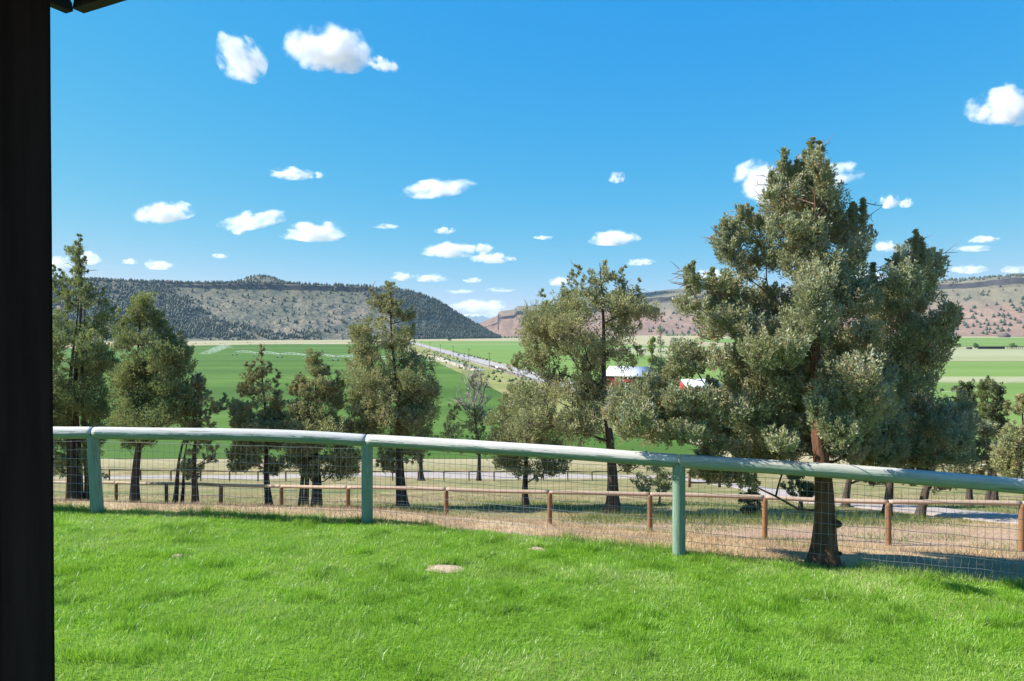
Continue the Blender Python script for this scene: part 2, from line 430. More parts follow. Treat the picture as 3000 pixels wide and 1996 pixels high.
ribbon('ditch_water', [(-84, 690), (-68, 640), (-60, 600), (-44, 520), (-34, 470), (-22, 420), (-17, 396)], 2.6, -21.8, M['water'], 'narrow pale irrigation ditch beside the highway')
# ---- gravel lot and driveway on the slope below
M['gravel'] = mottled('gravel', (0.30, 0.25, 0.22), (0.43, 0.365, 0.325), 1.2, 0.95, 0.3, 0.03, 'pos')
ribbon('gravel_lot', [(-60, 92), (-30, 97), (-10, 99), (8, 97), (22, 88)], 13, 0.10, M['gravel'], 'pale gravel yard below the trees', True)
ribbon('driveway', [(30, 12.5), (22, 16.0), (16.5, 19.2), (14.6, 21), (13.3, 24), (12.8, 28), (13.5, 33), (15.5, 42), (17.2, 52), (19, 66), (21, 88)], 3.1, 0.03, M['gravel'], 'grey gravel driveway curving down behind the brown fence', True)
# ------------------------------------------------------------------ hills
class Hill:
    """Ridge given along the photo's horizontal direction: foot line, rim line and plateau, each at its own distance."""
    def __init__(s, px, foot_d, foot_z, rim_py, rim_off, cliff, back, prof, amp, nu=420, ns=120, seed=0):
        s.u = np.linspace(px[0], px[-1], nu)
        I = lambda a: np.interp(s.u, px, a)
        fd, fz, rp, ro, cl = I(foot_d), I(foot_z), I(rim_py), I(rim_off), I(cliff)
        for a in (fd, ro, cl): a[1:-1] = (a[:-2] + a[1:-1] + a[2:]) / 3
        rd = fd + ro; rz = (PY0 - rp) / F * rd
        s.sv = np.linspace(0, 1.35, ns)
        U, S = np.meshgrid(np.arange(nu), s.sv, indexing='ij')
        d0, d1 = fd[U], rd[U]
        over = np.maximum(S - 1, 0)
        D = d0 + (d1 - d0) * np.minimum(S, 1) + over / 0.35 * back
        h = prof(np.minimum(S, 1), cl[U])
        Z = fz[U] + (rz[U] - fz[U]) * h - over * 0.02 * back
        az = (s.u[U] - PX0) / F
        X = az * D
        env = np.clip((rz[U] - fz[U]) / 120.0, 0, 1) * np.sin(np.clip(S, 0, 1) * np.pi) ** 0.7
        g = fbm(X * 0.006 + seed, D * 0.003, 0, 5) - 0.5
        g2 = fbm(X * 0.02 + seed, D * 0.012, 3, 4) - 0.5
        D2 = D + g * 2 * amp * env * 1.6
        Z = Z + g2 * amp * env * 0.7
        s.X, s.D, s.Z = X, D2, Z
        s.nu, s.ns = nu, ns
    def obj(s, name, m, label):
        V = np.c_[s.X.ravel(), s.D.ravel(), s.Z.ravel()]
        o = link(name, np_mesh(name, V, grid_faces(s.nu, s.ns)[:, ::-1], m, None, False)); tag(o, label, None, None, 'structure'); return o
    def at(s, px, sv):
        i = np.clip((np.asarray(px) - s.u[0]) / (s.u[1] - s.u[0]), 0, s.nu - 1.001)
        j = np.clip(np.asarray(sv) / (s.sv[1] - s.sv[0]), 0, s.ns - 1.001)
        a, b = i.astype(int), j.astype(int); f, g = i - a, j - b
        def L(A): return (A[a, b] * (1 - f) + A[a + 1, b] * f) * (1 - g) + (A[a, b + 1] * (1 - f) + A[a + 1, b + 1] * f) * g
        return np.c_[L(s.X), L(s.D), L(s.Z)]

def hill_mat(name, c_a, c_b, c_c, c_top, zt, dark=(0.026, 0.025, 0.027), shrub=(0.07, 0.085, 0.05), sh=0.55):
    def fn(nt, b, out):
        g = geo(nt); P = g.outputs['Position']; N = nd(nt, 'ShaderNodeSeparateXYZ', None, {0: g.outputs['True Normal']})
        sx = nd(nt, 'ShaderNodeSeparateXYZ', None, {0: P})
        n1 = noise(nt, mapping(nt, P, (0.006, 0.004, 0.02)), 1, 6, 0.6)
        n2 = noise(nt, P, 0.09, 5, 0.65); n3 = noise(nt, P, 0.28, 3, 0.7)
        c = ramp(nt, n1, [(0.3, c_a), (0.5, c_b), (0.7, c_c)])
        top = mth(nt, 'ADD', sx.outputs[2], mth(nt, 'MULTIPLY', mth(nt, 'SUBTRACT', n1, 0.5), 80.0))
        c = mix(nt, nd(nt, 'ShaderNodeMapRange', None, {'Value': top, 1: zt - 25, 2: zt + 35}).outputs[0], c, c_top)
        c = mix(nt, framp(nt, n2, [(0.45, 0.0), (0.60, sh)]), c, shrub)
        c = mix(nt, framp(nt, n3, [(0.52, 0.0), (0.62, sh)]), c, shrub)
        strata = noise(nt, mapping(nt, P, (0.03, 0.03, 0.004)), 1, 4, 0.7)
        rock = ramp(nt, strata, [(0.35, dark), (0.62, (dark[0] * 2.3, dark[1] * 2.1, dark[2] * 2.1))])
        c = mix(nt, framp(nt, N.outputs[2], [(0.62, 1.0), (0.76, 0.0)]), c, rock)
        nt.links.new(bump(nt, n2, 0.6, 4.0), b.inputs['Normal'])
        return c
    return mat(name, fn, 0.95, 0.1)

def prof_mesa(S, cl):
    tal = 0.975 * (0.35 * S + 0.65 * S ** 1.5)
    c = sstep(0.945, 0.955, S)
    with_cliff = np.where(S < 0.945, tal * 0.985, 0.0) + np.where(S >= 0.945, (0.975 * (0.35 * .945 + 0.65 * .945 ** 1.5) * 0.985) * (1 - c) + c * (0.985 + 0.015 * (S - .955) / .045), 0)
    no = 0.55 * S + 0.45 * S ** 1.4
    no = no + 0.02 * np.sin(S * 9)* S * (1 - S)
    return with_cliff * cl + no * (1 - cl)
mesa = Hill([-400, 150, 270, 380, 510, 610, 700, 765, 830, 890, 1020, 1110, 1185, 1240, 1285, 1335, 1375, 1413, 1450, 1468],
            [1450, 1600, 1660, 1720, 1800, 1860, 1900, 1940, 1980, 2010, 2090, 2150, 2220, 2290, 2350, 2430, 2500, 2570, 2640, 2680],
            [-23] * 20,
            [822, 822, 820, 824, 829, 831, 830, 831, 832, 834, 838, 842, 850, 865, 884, 915, 940, 961, 984, 990],
            [520, 520, 520, 510, 500, 500, 500, 500, 490, 480, 450, 430, 400, 360, 310, 250, 190, 120, 50, 20],
            [0.25, 0.25, 0.25, 0.3, 0.35, 0.55, 1, 1, 1, 1, 0.95, 0.6, 0.35, 0.3, 0.15, 0, 0, 0, 0, 0],
            900, prof_mesa, 26, 460, 130, 1)
# the wooded knoll on top of the plateau, behind the rim
kn = np.exp(-((mesa.X / mesa.D * F + PX0 - 765) / 95.0) ** 2) * sstep(1.03, 1.16, np.broadcast_to(mesa.sv, mesa.X.shape)) * sstep(1.35, 1.24, np.broadcast_to(mesa.sv, mesa.X.shape))
mesa.Z = mesa.Z + kn * 62
M['mesa'] = hill_mat('mesa_slope', (0.155, 0.155, 0.098), (0.245, 0.214, 0.138), (0.35, 0.256, 0.178), (0.185, 0.162, 0.10), 120, shrub=(0.075, 0.088, 0.062), sh=0.65)
mesa.obj('mesa', M['mesa'], 'long flat topped mesa with dark rim rock at left')

def prof_right(S, cl):
    t = np.clip(S / 0.56, 0, 1)
    tal = (0.4 * t + 0.6 * t ** 1.5) * 0.70
    c = sstep(0.56, 0.575, S)
    up = 0.82 + 0.18 * np.clip((S - 0.575) / 0.425, 0, 1) ** 0.9
    w = np.where(S < 0.56, tal, 0.70 * (1 - c) + up * c)
    no = 0.62 * S + 0.38 * S ** 1.3
    return w * cl + no * (1 - cl)
rhill = Hill([1380, 1409, 1440, 1458, 1463, 1508, 1513, 1590, 1720, 1885, 1985, 2090, 2400, 2750, 2865, 3000, 3600],
             [3300, 3280, 3250, 3230, 3220, 3180, 3175, 3100, 3000, 2880, 2800, 2700, 2450, 2180, 2080, 1980, 1750],
             [-22, -22, -22, -22, -22, -22, -22, -22, -20, -18, -16, -14, -11, -10.5, -10.5, -10.5, -10.5],
             [962, 946, 932, 925, 912, 906, 897, 894, 889, 857, 846, 850, 838, 822, 815, 806, 792],
             [120, 200, 260, 320, 330, 380, 390, 480, 640, 800, 850, 880, 950, 1000, 1000, 1000, 1000],
             [0.2, 0.3, 0.4, 0.5, 0.8, 0.8, 1.0, 0.95, 0.9, 0.8, 0.85, 0.8, 0.85, 0.9, 0.95, 1.0, 1.0],
             900, prof_right, 24, 460, 130, 5)
M['rhill'] = hill_mat('pink_hillside', (0.205, 0.128, 0.096), (0.285, 0.175, 0.130), (0.33, 0.225, 0.165), (0.19, 0.168, 0.11), 95, shrub=(0.115, 0.098, 0.072), sh=0.45)
rhill.obj('hillside', M['rhill'], 'pinkish hillside with dark cliff bands across the valley at right')

# distant blue mountain with a snow patch
th = np.linspace(-1, 1, 121); dv = np.linspace(-1, 1, 41)
TH, DV = np.meshgrid(th, dv, indexing='ij')
MD = 21000.0
mc = W(1386, 921, MD)
rad = np.sqrt((TH / 0.9) ** 2 + DV ** 2)
hz = np.clip(1 - np.abs(TH) ** 1.15, 0, 1) * np.clip(1 - np.abs(DV), 0, 1) ** 0.8
mz = -22 + (mc[2] + 22) * hz + (fbm(TH * 9, DV * 9, 2, 5) - 0.5) * 130 * hz
M['mount'] = mat('far_mountain', lambda nt, b, o: mix(nt, framp(nt, mth(nt, 'ADD', nd(nt, 'ShaderNodeSeparateXYZ', None, {0: geo(nt).outputs['Position']}).outputs[2],
     mth(nt, 'MULTIPLY', noise(nt, geo(nt).outputs['Position'], 0.004, 4), 260.0)), [(0.0, 0), (1.0, 0)]), (0.06, 0.08, 0.07), (0.8, 0.8, 0.8)), 0.95, 0.1)
def mount_fn(nt, b, out):
    P = geo(nt).outputs['Position']; z = nd(nt, 'ShaderNodeSeparateXYZ', None, {0: P}).outputs[2]
    h = mth(nt, 'ADD', z, mth(nt, 'MULTIPLY', mth(nt, 'SUBTRACT', noise(nt, P, 0.005, 4), 0.5), 300.0))
    return mix(nt, nd(nt, 'ShaderNodeMapRange', None, {'Value': h, 1: mc[2] - 60, 2: mc[2] - 20}).outputs[0], (0.07, 0.10, 0.10), (0.8, 0.82, 0.85))
M['mount'] = mat('far_mountain', mount_fn, 0.95, 0.1)
V = np.c_[(mc[0] + TH * 2300).ravel(), (MD + DV * 2500).ravel(), mz.ravel()]
tag(link('mountain', np_mesh('mountain', V, grid_faces(121, 41)[:, ::-1], M['mount'], None, True)), 'distant blue mountain in the gap between the hills', None, None, 'structure')

# ------------------------------------------------------------------ far trees
def spindle(seed, rings=5, sides=7, lob=0.3):
    r = np.random.default_rng(seed)
    zs = np.array([0.0, 0.10, 0.32, 0.60, 0.85, 1.0])[:rings + 1]
    rs = np.array([0.12, 0.36, 0.40, 0.27, 0.12, 0.01])[:rings + 1]
    a = np.linspace(0, 2 * np.pi, sides, endpoint=False)
    V = []
    for z, q in zip(zs, rs):
        rr = q * (1 + lob * r.normal(size=sides))
        V.append(np.c_[rr * np.cos(a + z * 2), rr * np.sin(a + z * 2), z + 0.05 * r.normal(size=sides) * (0 < z < 1)])
    V = np.vstack(V); n = len(zs)
    i = np.arange(n - 1)[:, None] * sides; j = np.arange(sides)[None]; k = (j + 1) % sides
    Q = np.stack([i + j, i + k, i + sides + k, i + sides + j], -1).reshape(-1, 4)
    return V, Q
SPIN = [spindle(i) for i in range(6)]
def forest(name, P, H, Wd, m, label, seed=0):
    r = np.random.default_rng(seed); VV, QQ, RN = [], [], []; n0 = 0
    for p, h, w in zip(P, H, Wd):
        v, q = SPIN[r.integers(6)]
        a = r.uniform(0, 6.28); c, s_ = math.cos(a), math.sin(a)
        vv = np.c_[(v[:, 0] * c - v[:, 1] * s_) * w, (v[:, 0] * s_ + v[:, 1] * c) * w, v[:, 2] * h - 0.04 * h] + p
        VV.append(vv); QQ.append(q + n0); n0 += len(v); RN.append(np.full(len(v), r.random()))
    me = np_mesh(name, np.vstack(VV), np.vstack(QQ), m, {'rnd': np.concatenate(RN)}, False)
    return tag(link(name, me), label, None, None, 'stuff')
M['far_tree'] = leafy('far_conifer', [(0, (0.045, 0.062, 0.040)), (0.5, (0.062, 0.080, 0.048)), (1, (0.085, 0.098, 0.058))], 0.05)
M['far_green'] = leafy('far_deciduous', [(0, (0.10, 0.16, 0.05)), (1, (0.17, 0.24, 0.07))], 0.15)

r = np.random.default_rng(11)
def mesa_density(px, s):
    n = fbm(px * 0.012, s * 5, 0, 4); n2 = fbm(px * 0.05, s * 14, 1, 3)
    d = np.zeros_like(px)
    left = sstep(640, 470, px + (s - 0.6) * 260)                     # wooded left flank with a slanting edge
    d = np.maximum(d, left * (0.30 + 0.7 * sstep(0.42, 0.58, n)) * sstep(0.03, 0.12, s))
    band = sstep(0.06, 0.0, np.abs(s - (0.52 - (px - 520) * 0.00125))) * (px > 500) * (px < 950)
    d = np.maximum(d, band * 0.8 * sstep(0.3, 0.5, n2))
    foot = sstep(0.24, 0.10, s) * sstep(0.01, 0.05, s) * (px > 650) * (px < 945)
    d = np.maximum(d, foot * 0.75 * sstep(0.35, 0.5, n2))
    nose = sstep(1120, 1200, px + (s - 0.5) * 180)
    d = np.maximum(d, nose * (0.35 + 0.65 * sstep(0.40, 0.55, n)))
    nosef = sstep(1130, 1190, px) * sstep(0.34, 0.2, s)
    d = np.maximum(d, nosef)
    d = np.maximum(d, 0.03)
    rim = (s > 0.97) * 0.8 * np.where((px > 880) & (px < 1120), 0.25, 1.0)
    return np.where(s > 0.93, np.maximum(rim, (s <= 0.97) * 0.25), d)
cand_px = r.uniform(120, 1467, 22000); cand_s = np.power(r.uniform(0, 1, 22000), 0.85) * 1.06
keep = r.uniform(0, 1, 22000) < mesa_density(cand_px, cand_s) * 0.85
cp, cs_ = cand_px[keep], cand_s[keep]
kx = r.uniform(620, 880, 420); ks = r.uniform(1.05, 1.26, 420)
kp = mesa.at(kx, ks)
Pm = np.vstack([mesa.at(cp, cs_), kp])
H = r.uniform(6.5, 13.5, len(Pm)); forest('hillside_forest', Pm, H, H * r.uniform(0.62, 0.95, len(Pm)), M['far_tree'], 'dark juniper forest covering the left mesa', 3)

# right hill: the nearest ones individually, the rest as one mass
cand_px = r.uniform(1900, 3050, 2600); cand_s = r.uniform(0.02, 1.05, 2600)
dn = np.where(cand_s < 0.55, 0.40 * (0.5 + fbm(cand_px * 0.01, cand_s * 6, 0, 3)) * (1.2 - cand_s), np.where(cand_s > 0.66, 0.95 * sstep(0.44, 0.56, fbm(cand_px * 0.004, cand_s * 12, 7, 3)), 0.05))
dn = dn * np.where(cand_px < 2120, np.where(cand_s < 0.2, 1.2, 0.35), 1.0)
keep = r.uniform(0, 1, 2600) < dn
cp, cs_ = cand_px[keep], cand_s[keep]
Pr = rhill.at(cp, cs_); Hr = r.uniform(8, 16, len(Pr)) * np.where(cs_ < 0.6, 1.0, 0.8)
vis = ((cp > 1960) & (cp < 2110)) | (cp > 2690)
score = np.where((cs_ < 0.6) & vis & (cp < 3000), Hr / Pr[:, 1], 0)
order = np.argsort(-score)[:300]; order = order[score[order] > 0]
sm = [np_mesh('juniper_tree', *SPIN[i], M['far_tree'], {'rnd': np.full(len(SPIN[i][0]), i / 6)}) for i in range(6)]
lowset = set(order.tolist())
for k in order:
    o = link('juniper_tree', sm[k % 6], None, Pr[k] - np.array([0, 0, 0.04 * Hr[k]]))
    w = Hr[k] * r.uniform(0.7, 1.0); o.scale = (w, w, Hr[k]); o.rotation_euler = (0, 0, r.uniform(0, 6.28))
    tag(o, 'small dark juniper dotted on the pink hillside at right', 'tree', 'junipers dotted on the pink hillside')
rest = np.array([k for k in range(len(Pr)) if k not in lowset])
forest('hilltop_trees', Pr[rest], Hr[rest], Hr[rest] * 0.85, M['far_tree'], 'bands of dark junipers on the right hilltop', 5)
# pale green trees along the river at the foot of the right hill
n = 150; px = np.concatenate([r.uniform(1465, 1560, 60), r.uniform(1950, 2120, 60), r.uniform(2650, 2760, 30)]); d = np.interp(px, [1465, 2100, 2700], [2850, 2500, 2060]) + r.uniform(-60, 60, n)
P = np.c_[(px - PX0) / F * d, d, ground_z((px - PX0) / F * d, d)]
H = r.uniform(5, 10, n); forest('riverside_trees', P, H, H * 1.1, M['far_green'], 'pale green tree line at the foot of the far hill', 8)
# roadside shrubs on the verge
n = 260; yy = r.uniform(300, 800, n); off = np.where(r.random(n) < 0.6, r.uniform(-30, -9, n), r.uniform(8, 11, n))
P = np.c_[road_x(yy) + off, yy, np.full(n, -21.95)]; H = r.uniform(0.5, 1.6, n)
forest('verge_weeds', P, H, H * 1.6, M['far_green'], 'scattered weeds along the road verge', 9)
# sage and scrub on the slopes of the mesa
n = 2600; px = r.uniform(600, 1200, n); s_ = r.uniform(0.03, 0.93, n)
P = mesa.at(px, s_); H = r.uniform(1.2, 2.6, n)
M['sage'] = leafy('sagebrush', [(0, (0.10, 0.115, 0.075)), (1, (0.17, 0.175, 0.12))], 0.05)
forest('sagebrush', P, H, H * 1.8, M['sage'], 'grey sagebrush speckling the bare mesa slope', 10)

# ------------------------------------------------------------------ clouds (volumes high above the haze)
def cloud_mat():
    m = bpy.data.materials.new('cloud'); m.use_nodes = True; nt = m.node_tree; nt.nodes.clear()
    out = nt.nodes.new('ShaderNodeOutputMaterial')
    co = objco(nt); oi = nd(nt, 'ShaderNodeObjectInfo')
    off = nd(nt, 'ShaderNodeVectorMath', {'operation': 'SCALE'}, {0: oi.outputs['Location'], 'Scale': 0.013}).outputs[0]
    asp = nd(nt, 'ShaderNodeVectorMath', {'operation': 'MULTIPLY'}, {0: co, 1: (1.6, 1.2, 0.9)}).outputs[0]
    v = nd(nt, 'ShaderNodeVectorMath', {'operation': 'ADD'}, {0: asp, 1: off}).outputs[0]
    n = noise(nt, v, 1.5, 7, 0.58)
    ln = nd(nt, 'ShaderNodeVectorMath', {'operation': 'LENGTH'}, {0: co}).outputs['Value']
    r2 = mth(nt, 'MULTIPLY', ln, ln)
    sh = mth(nt, 'ADD', mth(nt, 'MULTIPLY', mth(nt, 'SUBTRACT', 0.62, r2), 0.85), mth(nt, 'MULTIPLY', mth(nt, 'SUBTRACT', n, 0.5), 3.4))
    dn = nd(nt, 'ShaderNodeMapRange', {'interpolation_type': 'SMOOTHSTEP'}, {'Value': sh, 1: 0.0, 2: 0.9, 3: 0.0, 4: 1.0}).outputs[0]
    # thickness of the cloud is set per object through its colour alpha (thin wisps or full puffs)
    col = nd(nt, 'ShaderNodeSeparateColor', None, {0: oi.outputs['Color']}).outputs[0]
    den = mth(nt, 'MULTIPLY', dn, col)
    pv = nd(nt, 'ShaderNodeVolumePrincipled', None, {'Color': (1, 1, 1, 1), 'Density': den, 'Anisotropy': 0.0})
    nt.links.new(pv.outputs[0], out.inputs['Volume'])
    return m
M['cloud'] = cloud_mat()
def unit_cloud(seed):
    n, m_ = 40, 22
    a = np.linspace(0, 2 * np.pi, n, endpoint=False); b = np.linspace(-np.pi / 2, np.pi / 2, m_)
    A, B = np.meshgrid(a, b, indexing='ij')
    x, y, z = np.cos(B) * np.cos(A), np.cos(B) * np.sin(A), np.sin(B)
    rr = 0.86 + 0.38 * (fbm(x * 1.7 + seed, y * 1.7, z * 1.7 + 50, 3) - 0.35)
    z = np.where(z < 0, z * 0.6, z)
    V = np.c_[(x * rr).ravel(), (y * rr).ravel(), (z * rr).ravel()]
    i = np.arange(n)[:, None]; i2 = (i + 1) % n; j = np.arange(m_ - 1)[None]
    Q = np.stack([i * m_ + j, i2 * m_ + j, i2 * m_ + j + 1, i * m_ + j + 1], -1).reshape(-1, 4)
    V[0::m_] = V[0]; V[m_ - 1::m_] = V[m_ - 1]
    return np_mesh('cloud', V, Q, M['cloud'])
UC = [unit_cloud(i * 3.1) for i in range(5)]
K = 3000.0 / 2357.0
# centre x, y, width, height (on the 2357 wide view), tilt, thickness, label
CL = [(562, 140, 100, 125, -42, 1.0, 'tall leaning white cloud at upper left'),
      (757, 120, 195, 112, 0, 1.2, 'largest puffy white cloud, upper left of centre'),
      (880, 150, 72, 34, 12, 0.5, 'small wispy cloud right of the largest puffy cloud'),
      (2315, 252, 150, 92, 10, 1.1, 'white cloud cut by the right edge of the picture'),
      (1765, 430, 150, 105, 25, 1.2, 'white cloud behind the left side of the big juniper top'),
      (1905, 408, 160, 62, -6, 1.0, 'white cloud right of the big juniper top'),
      (672, 402, 110, 30, 0, 0.7, 'flat thin cloud above the mesa, under the leaning cloud'),
      (735, 404, 22, 18, 0, 0.5, 'tiny puff beside the flat thin cloud'),
      (1008, 437, 160, 46, -6, 1.0, 'long white cloud in the middle of the sky'),
      (382, 492, 132, 56, -8, 1.1, 'rounded white cloud above the left junipers'),
      (583, 510, 150, 44, -10, 1.0, 'long low white cloud left of the domed cloud'),
      (548, 534, 28, 18, 0, 0.7, 'small puff below the long low cloud'),
      (726, 538, 160, 50, 0, 1.2, 'domed flat-based white cloud above the mesa'),
      (1412, 551, 108, 42, 0, 1.1, 'small domed cloud above the centre right juniper'),
      (1035, 578, 130, 44, 0, 0.9, 'left cloud of the cluster above the valley gap'),
      (1110, 573, 58, 24, 0, 0.6, 'small upper cloud of the cluster above the valley gap'),
      (1134, 596, 98, 28, 0, 1.0, 'right cloud of the cluster above the valley gap'),
      (925, 638, 50, 24, 0, 0.8, 'little cloud over the right end of the mesa'),
      (988, 642, 84, 22, 0, 0.8, 'little flat cloud just right of the mesa end'),
      (1088, 646, 48, 14, 0, 0.6, 'little thin cloud above the valley gap'),
      (2048, 467, 44, 36, 0, 0.7, 'small puff right of the big juniper'),
      (2086, 470, 30, 24, 0, 0.6, 'second small puff right of the big juniper'),
      (1420, 411, 38, 28, 0, 0.45, 'faint lone puff high above the centre right juniper'),
      (1250, 548, 46, 12, 0, 0.6, 'thin sliver of cloud in the middle of the sky'),
      (1025, 532, 48, 18, 0, 0.6, 'small faint cloud above the gap cluster'),
      (890, 522, 64, 14, 0, 0.45, 'faint streak right of the domed cloud'),
      (366, 612, 62, 26, 0, 0.7, 'small cloud low over the mesa at left'),
      (298, 603, 34, 15, 0, 0.6, 'tiny cloud low over the mesa at left'),
      (506, 590, 38, 14, 0, 0.6, 'tiny cloud low over the middle of the mesa'),
      (202, 598, 60, 34, 0, 0.9, 'cloud behind the tip of the leftmost juniper'),
      (140, 608, 54, 34, 0, 0.8, 'cloud between the black post and the leftmost juniper'),
      (1475, 605, 66, 20, 0, 0.6, 'small cloud behind the centre right juniper top'),
      (1105, 706, 130, 36, 0, 1.0, 'bright bank of cloud low in the valley gap'),
      (1150, 724, 150, 22, 0, 0.7, 'pale cloud layer resting behind the blue mountain'),
      (1292, 650, 66, 24, 0, 0.7, 'low cloud left of the centre right juniper'),
      (1060, 672, 70, 12, 0, 0.4, 'thin grey wisp right of the mesa end'),
      (1150, 668, 80, 12, 0, 0.35, 'thin grey wisp above the cliff headland'),
      (1635, 640, 90, 34, 0, 0.8, 'low cloud between the two large junipers'),
      (2262, 552, 66, 20, 0, 0.6, 'thin cloud at far right'),
      (2240, 573, 96, 18, 0, 0.5, 'long thin cloud at far right'),
      (2228, 622, 90, 22, 0, 0.6, 'low pale cloud above the right hill'),
      (2335, 622, 60, 20, 0, 0.5, 'low pale cloud at the right edge above the hill'),
      (2040, 570, 52, 30, 0, 0.7, 'small cloud between the big juniper and its right branch'),
      (1990, 640, 100, 40, 0, 0.8, 'low cloud behind the big juniper')]
for k, (cx, cy_, w, h, tilt, th_, lab) in enumerate(CL):
    px, py = cx * K, cy_ * K
    d = min(1500.0 * F / (PY0 - py), 26000.0)
    c = W(px, py, d)
    o = link('cloud', UC[k % 5], None, c)
    sx_, sz_ = w * K / 2 / F * d * 1.22, h * K / 2 / F * d * 1.30
    o.scale = (sx_, (sx_ * sz_) ** 0.5, sz_); o.rotation_euler = (0, R(tilt), 0)
    dens = th_ * 10.0 / (sx_ + sz_)
    o.color = (dens, dens, dens, 1)
    tag(o, lab, 'cloud', 'fair weather clouds')
# ------------------------------------------------------------------ junipers
def bark_mat(name, a, b_, c_):
    def fn(nt, b, out):
        v = mapping(nt, objco(nt), (26, 26, 2.2))
        n = noise(nt, v, 1.0, 6, 0.65); n2 = noise(nt, objco(nt), 3.0, 4)
        nt.links.new(bump(nt, n, 1.0, 0.05), b.inputs['Normal'])
        return mix(nt, framp(nt, n2, [(0.4, 0), (0.65, 0.7)]), ramp(nt, n, [(0.32, a), (0.68, b_)]), c_)
    return mat(name, fn, 0.9, 0.15)
M['bark'] = bark_mat('juniper_bark', (0.045, 0.027, 0.018), (0.19, 0.115, 0.075), (0.20, 0.09, 0.05))
M['bark_dark'] = bark_mat('juniper_bark_dark', (0.035, 0.026, 0.021), (0.13, 0.095, 0.075), (0.10, 0.07, 0.05))
M['limb'] = bark_mat('juniper_limb', (0.06, 0.04, 0.03), (0.24, 0.16, 0.12), (0.26, 0.13, 0.08))
M['dead'] = bark_mat('dead_wood', (0.16, 0.14, 0.12), (0.45, 0.40, 0.36), (0.30, 0.25, 0.22))
M['jun_big'] = leafy('juniper_foliage_grey', [(0, (0.196, 0.185, 0.077)), (0.35, (0.310, 0.301, 0.141)), (0.62, (0.392, 0.382, 0.206)), (0.80, (0.367, 0.440, 0.310)), (0.93, (0.551, 0.571, 0.568)), (1, (0.571, 0.348, 0.206))], 0.28, (0.460, 0.462, 0.155), 2.2, (0.254, 0.301, 0.181))
M['jun_olive'] = leafy('juniper_foliage_olive', [(0, (0.189, 0.196, 0.081)), (0.4, (0.322, 0.326, 0.143)), (0.8, (0.443, 0.438, 0.213)), (1, (0.528, 0.376, 0.228))], 0.28, (0.443, 0.476, 0.143), 1.2, (0.222, 0.263, 0.143))
M['jun_green'] = leafy('juniper_foliage_green', [(0, (0.121, 0.157, 0.065)), (0.5, (0.232, 0.272, 0.104)), (1, (0.422, 0.414, 0.162))], 0.28, (0.355, 0.437, 0.125), 1.2, (0.133, 0.187, 0.088))
M['jun_dark'] = leafy('juniper_foliage_dark', [(0, (0.069, 0.086, 0.040)), (0.5, (0.129, 0.147, 0.064)), (1, (0.224, 0.233, 0.108))], 0.15, (0.207, 0.259, 0.090), 1.2, (0.086, 0.113, 0.054))
M['dead_leaf'] = leafy('rusty_foliage', [(0, (0.22, 0.12, 0.07)), (1, (0.36, 0.22, 0.14))], 0.15)

def leaves(P, D, L, Wd, r, Nn=None):
    """flat pointed sprays: P base, D unit direction, L length, Wd width"""
    n = len(P)
    ref = r.normal(size=(n, 3)) if Nn is None else Nn; s = np.cross(D, ref); s /= np.linalg.norm(s, axis=1)[:, None] + 1e-9
    a = P; m1 = P + D * (L * 0.45)[:, None] + s * (Wd * 0.5)[:, None]
    m2 = P + D * (L * 0.50)[:, None] - s * (Wd * 0.5)[:, None]; t = P + D * L[:, None]
    V = np.stack([a, m1, t, m2], 1).reshape(-1, 3)
    return V, np.arange(4 * n).reshape(-1, 4)

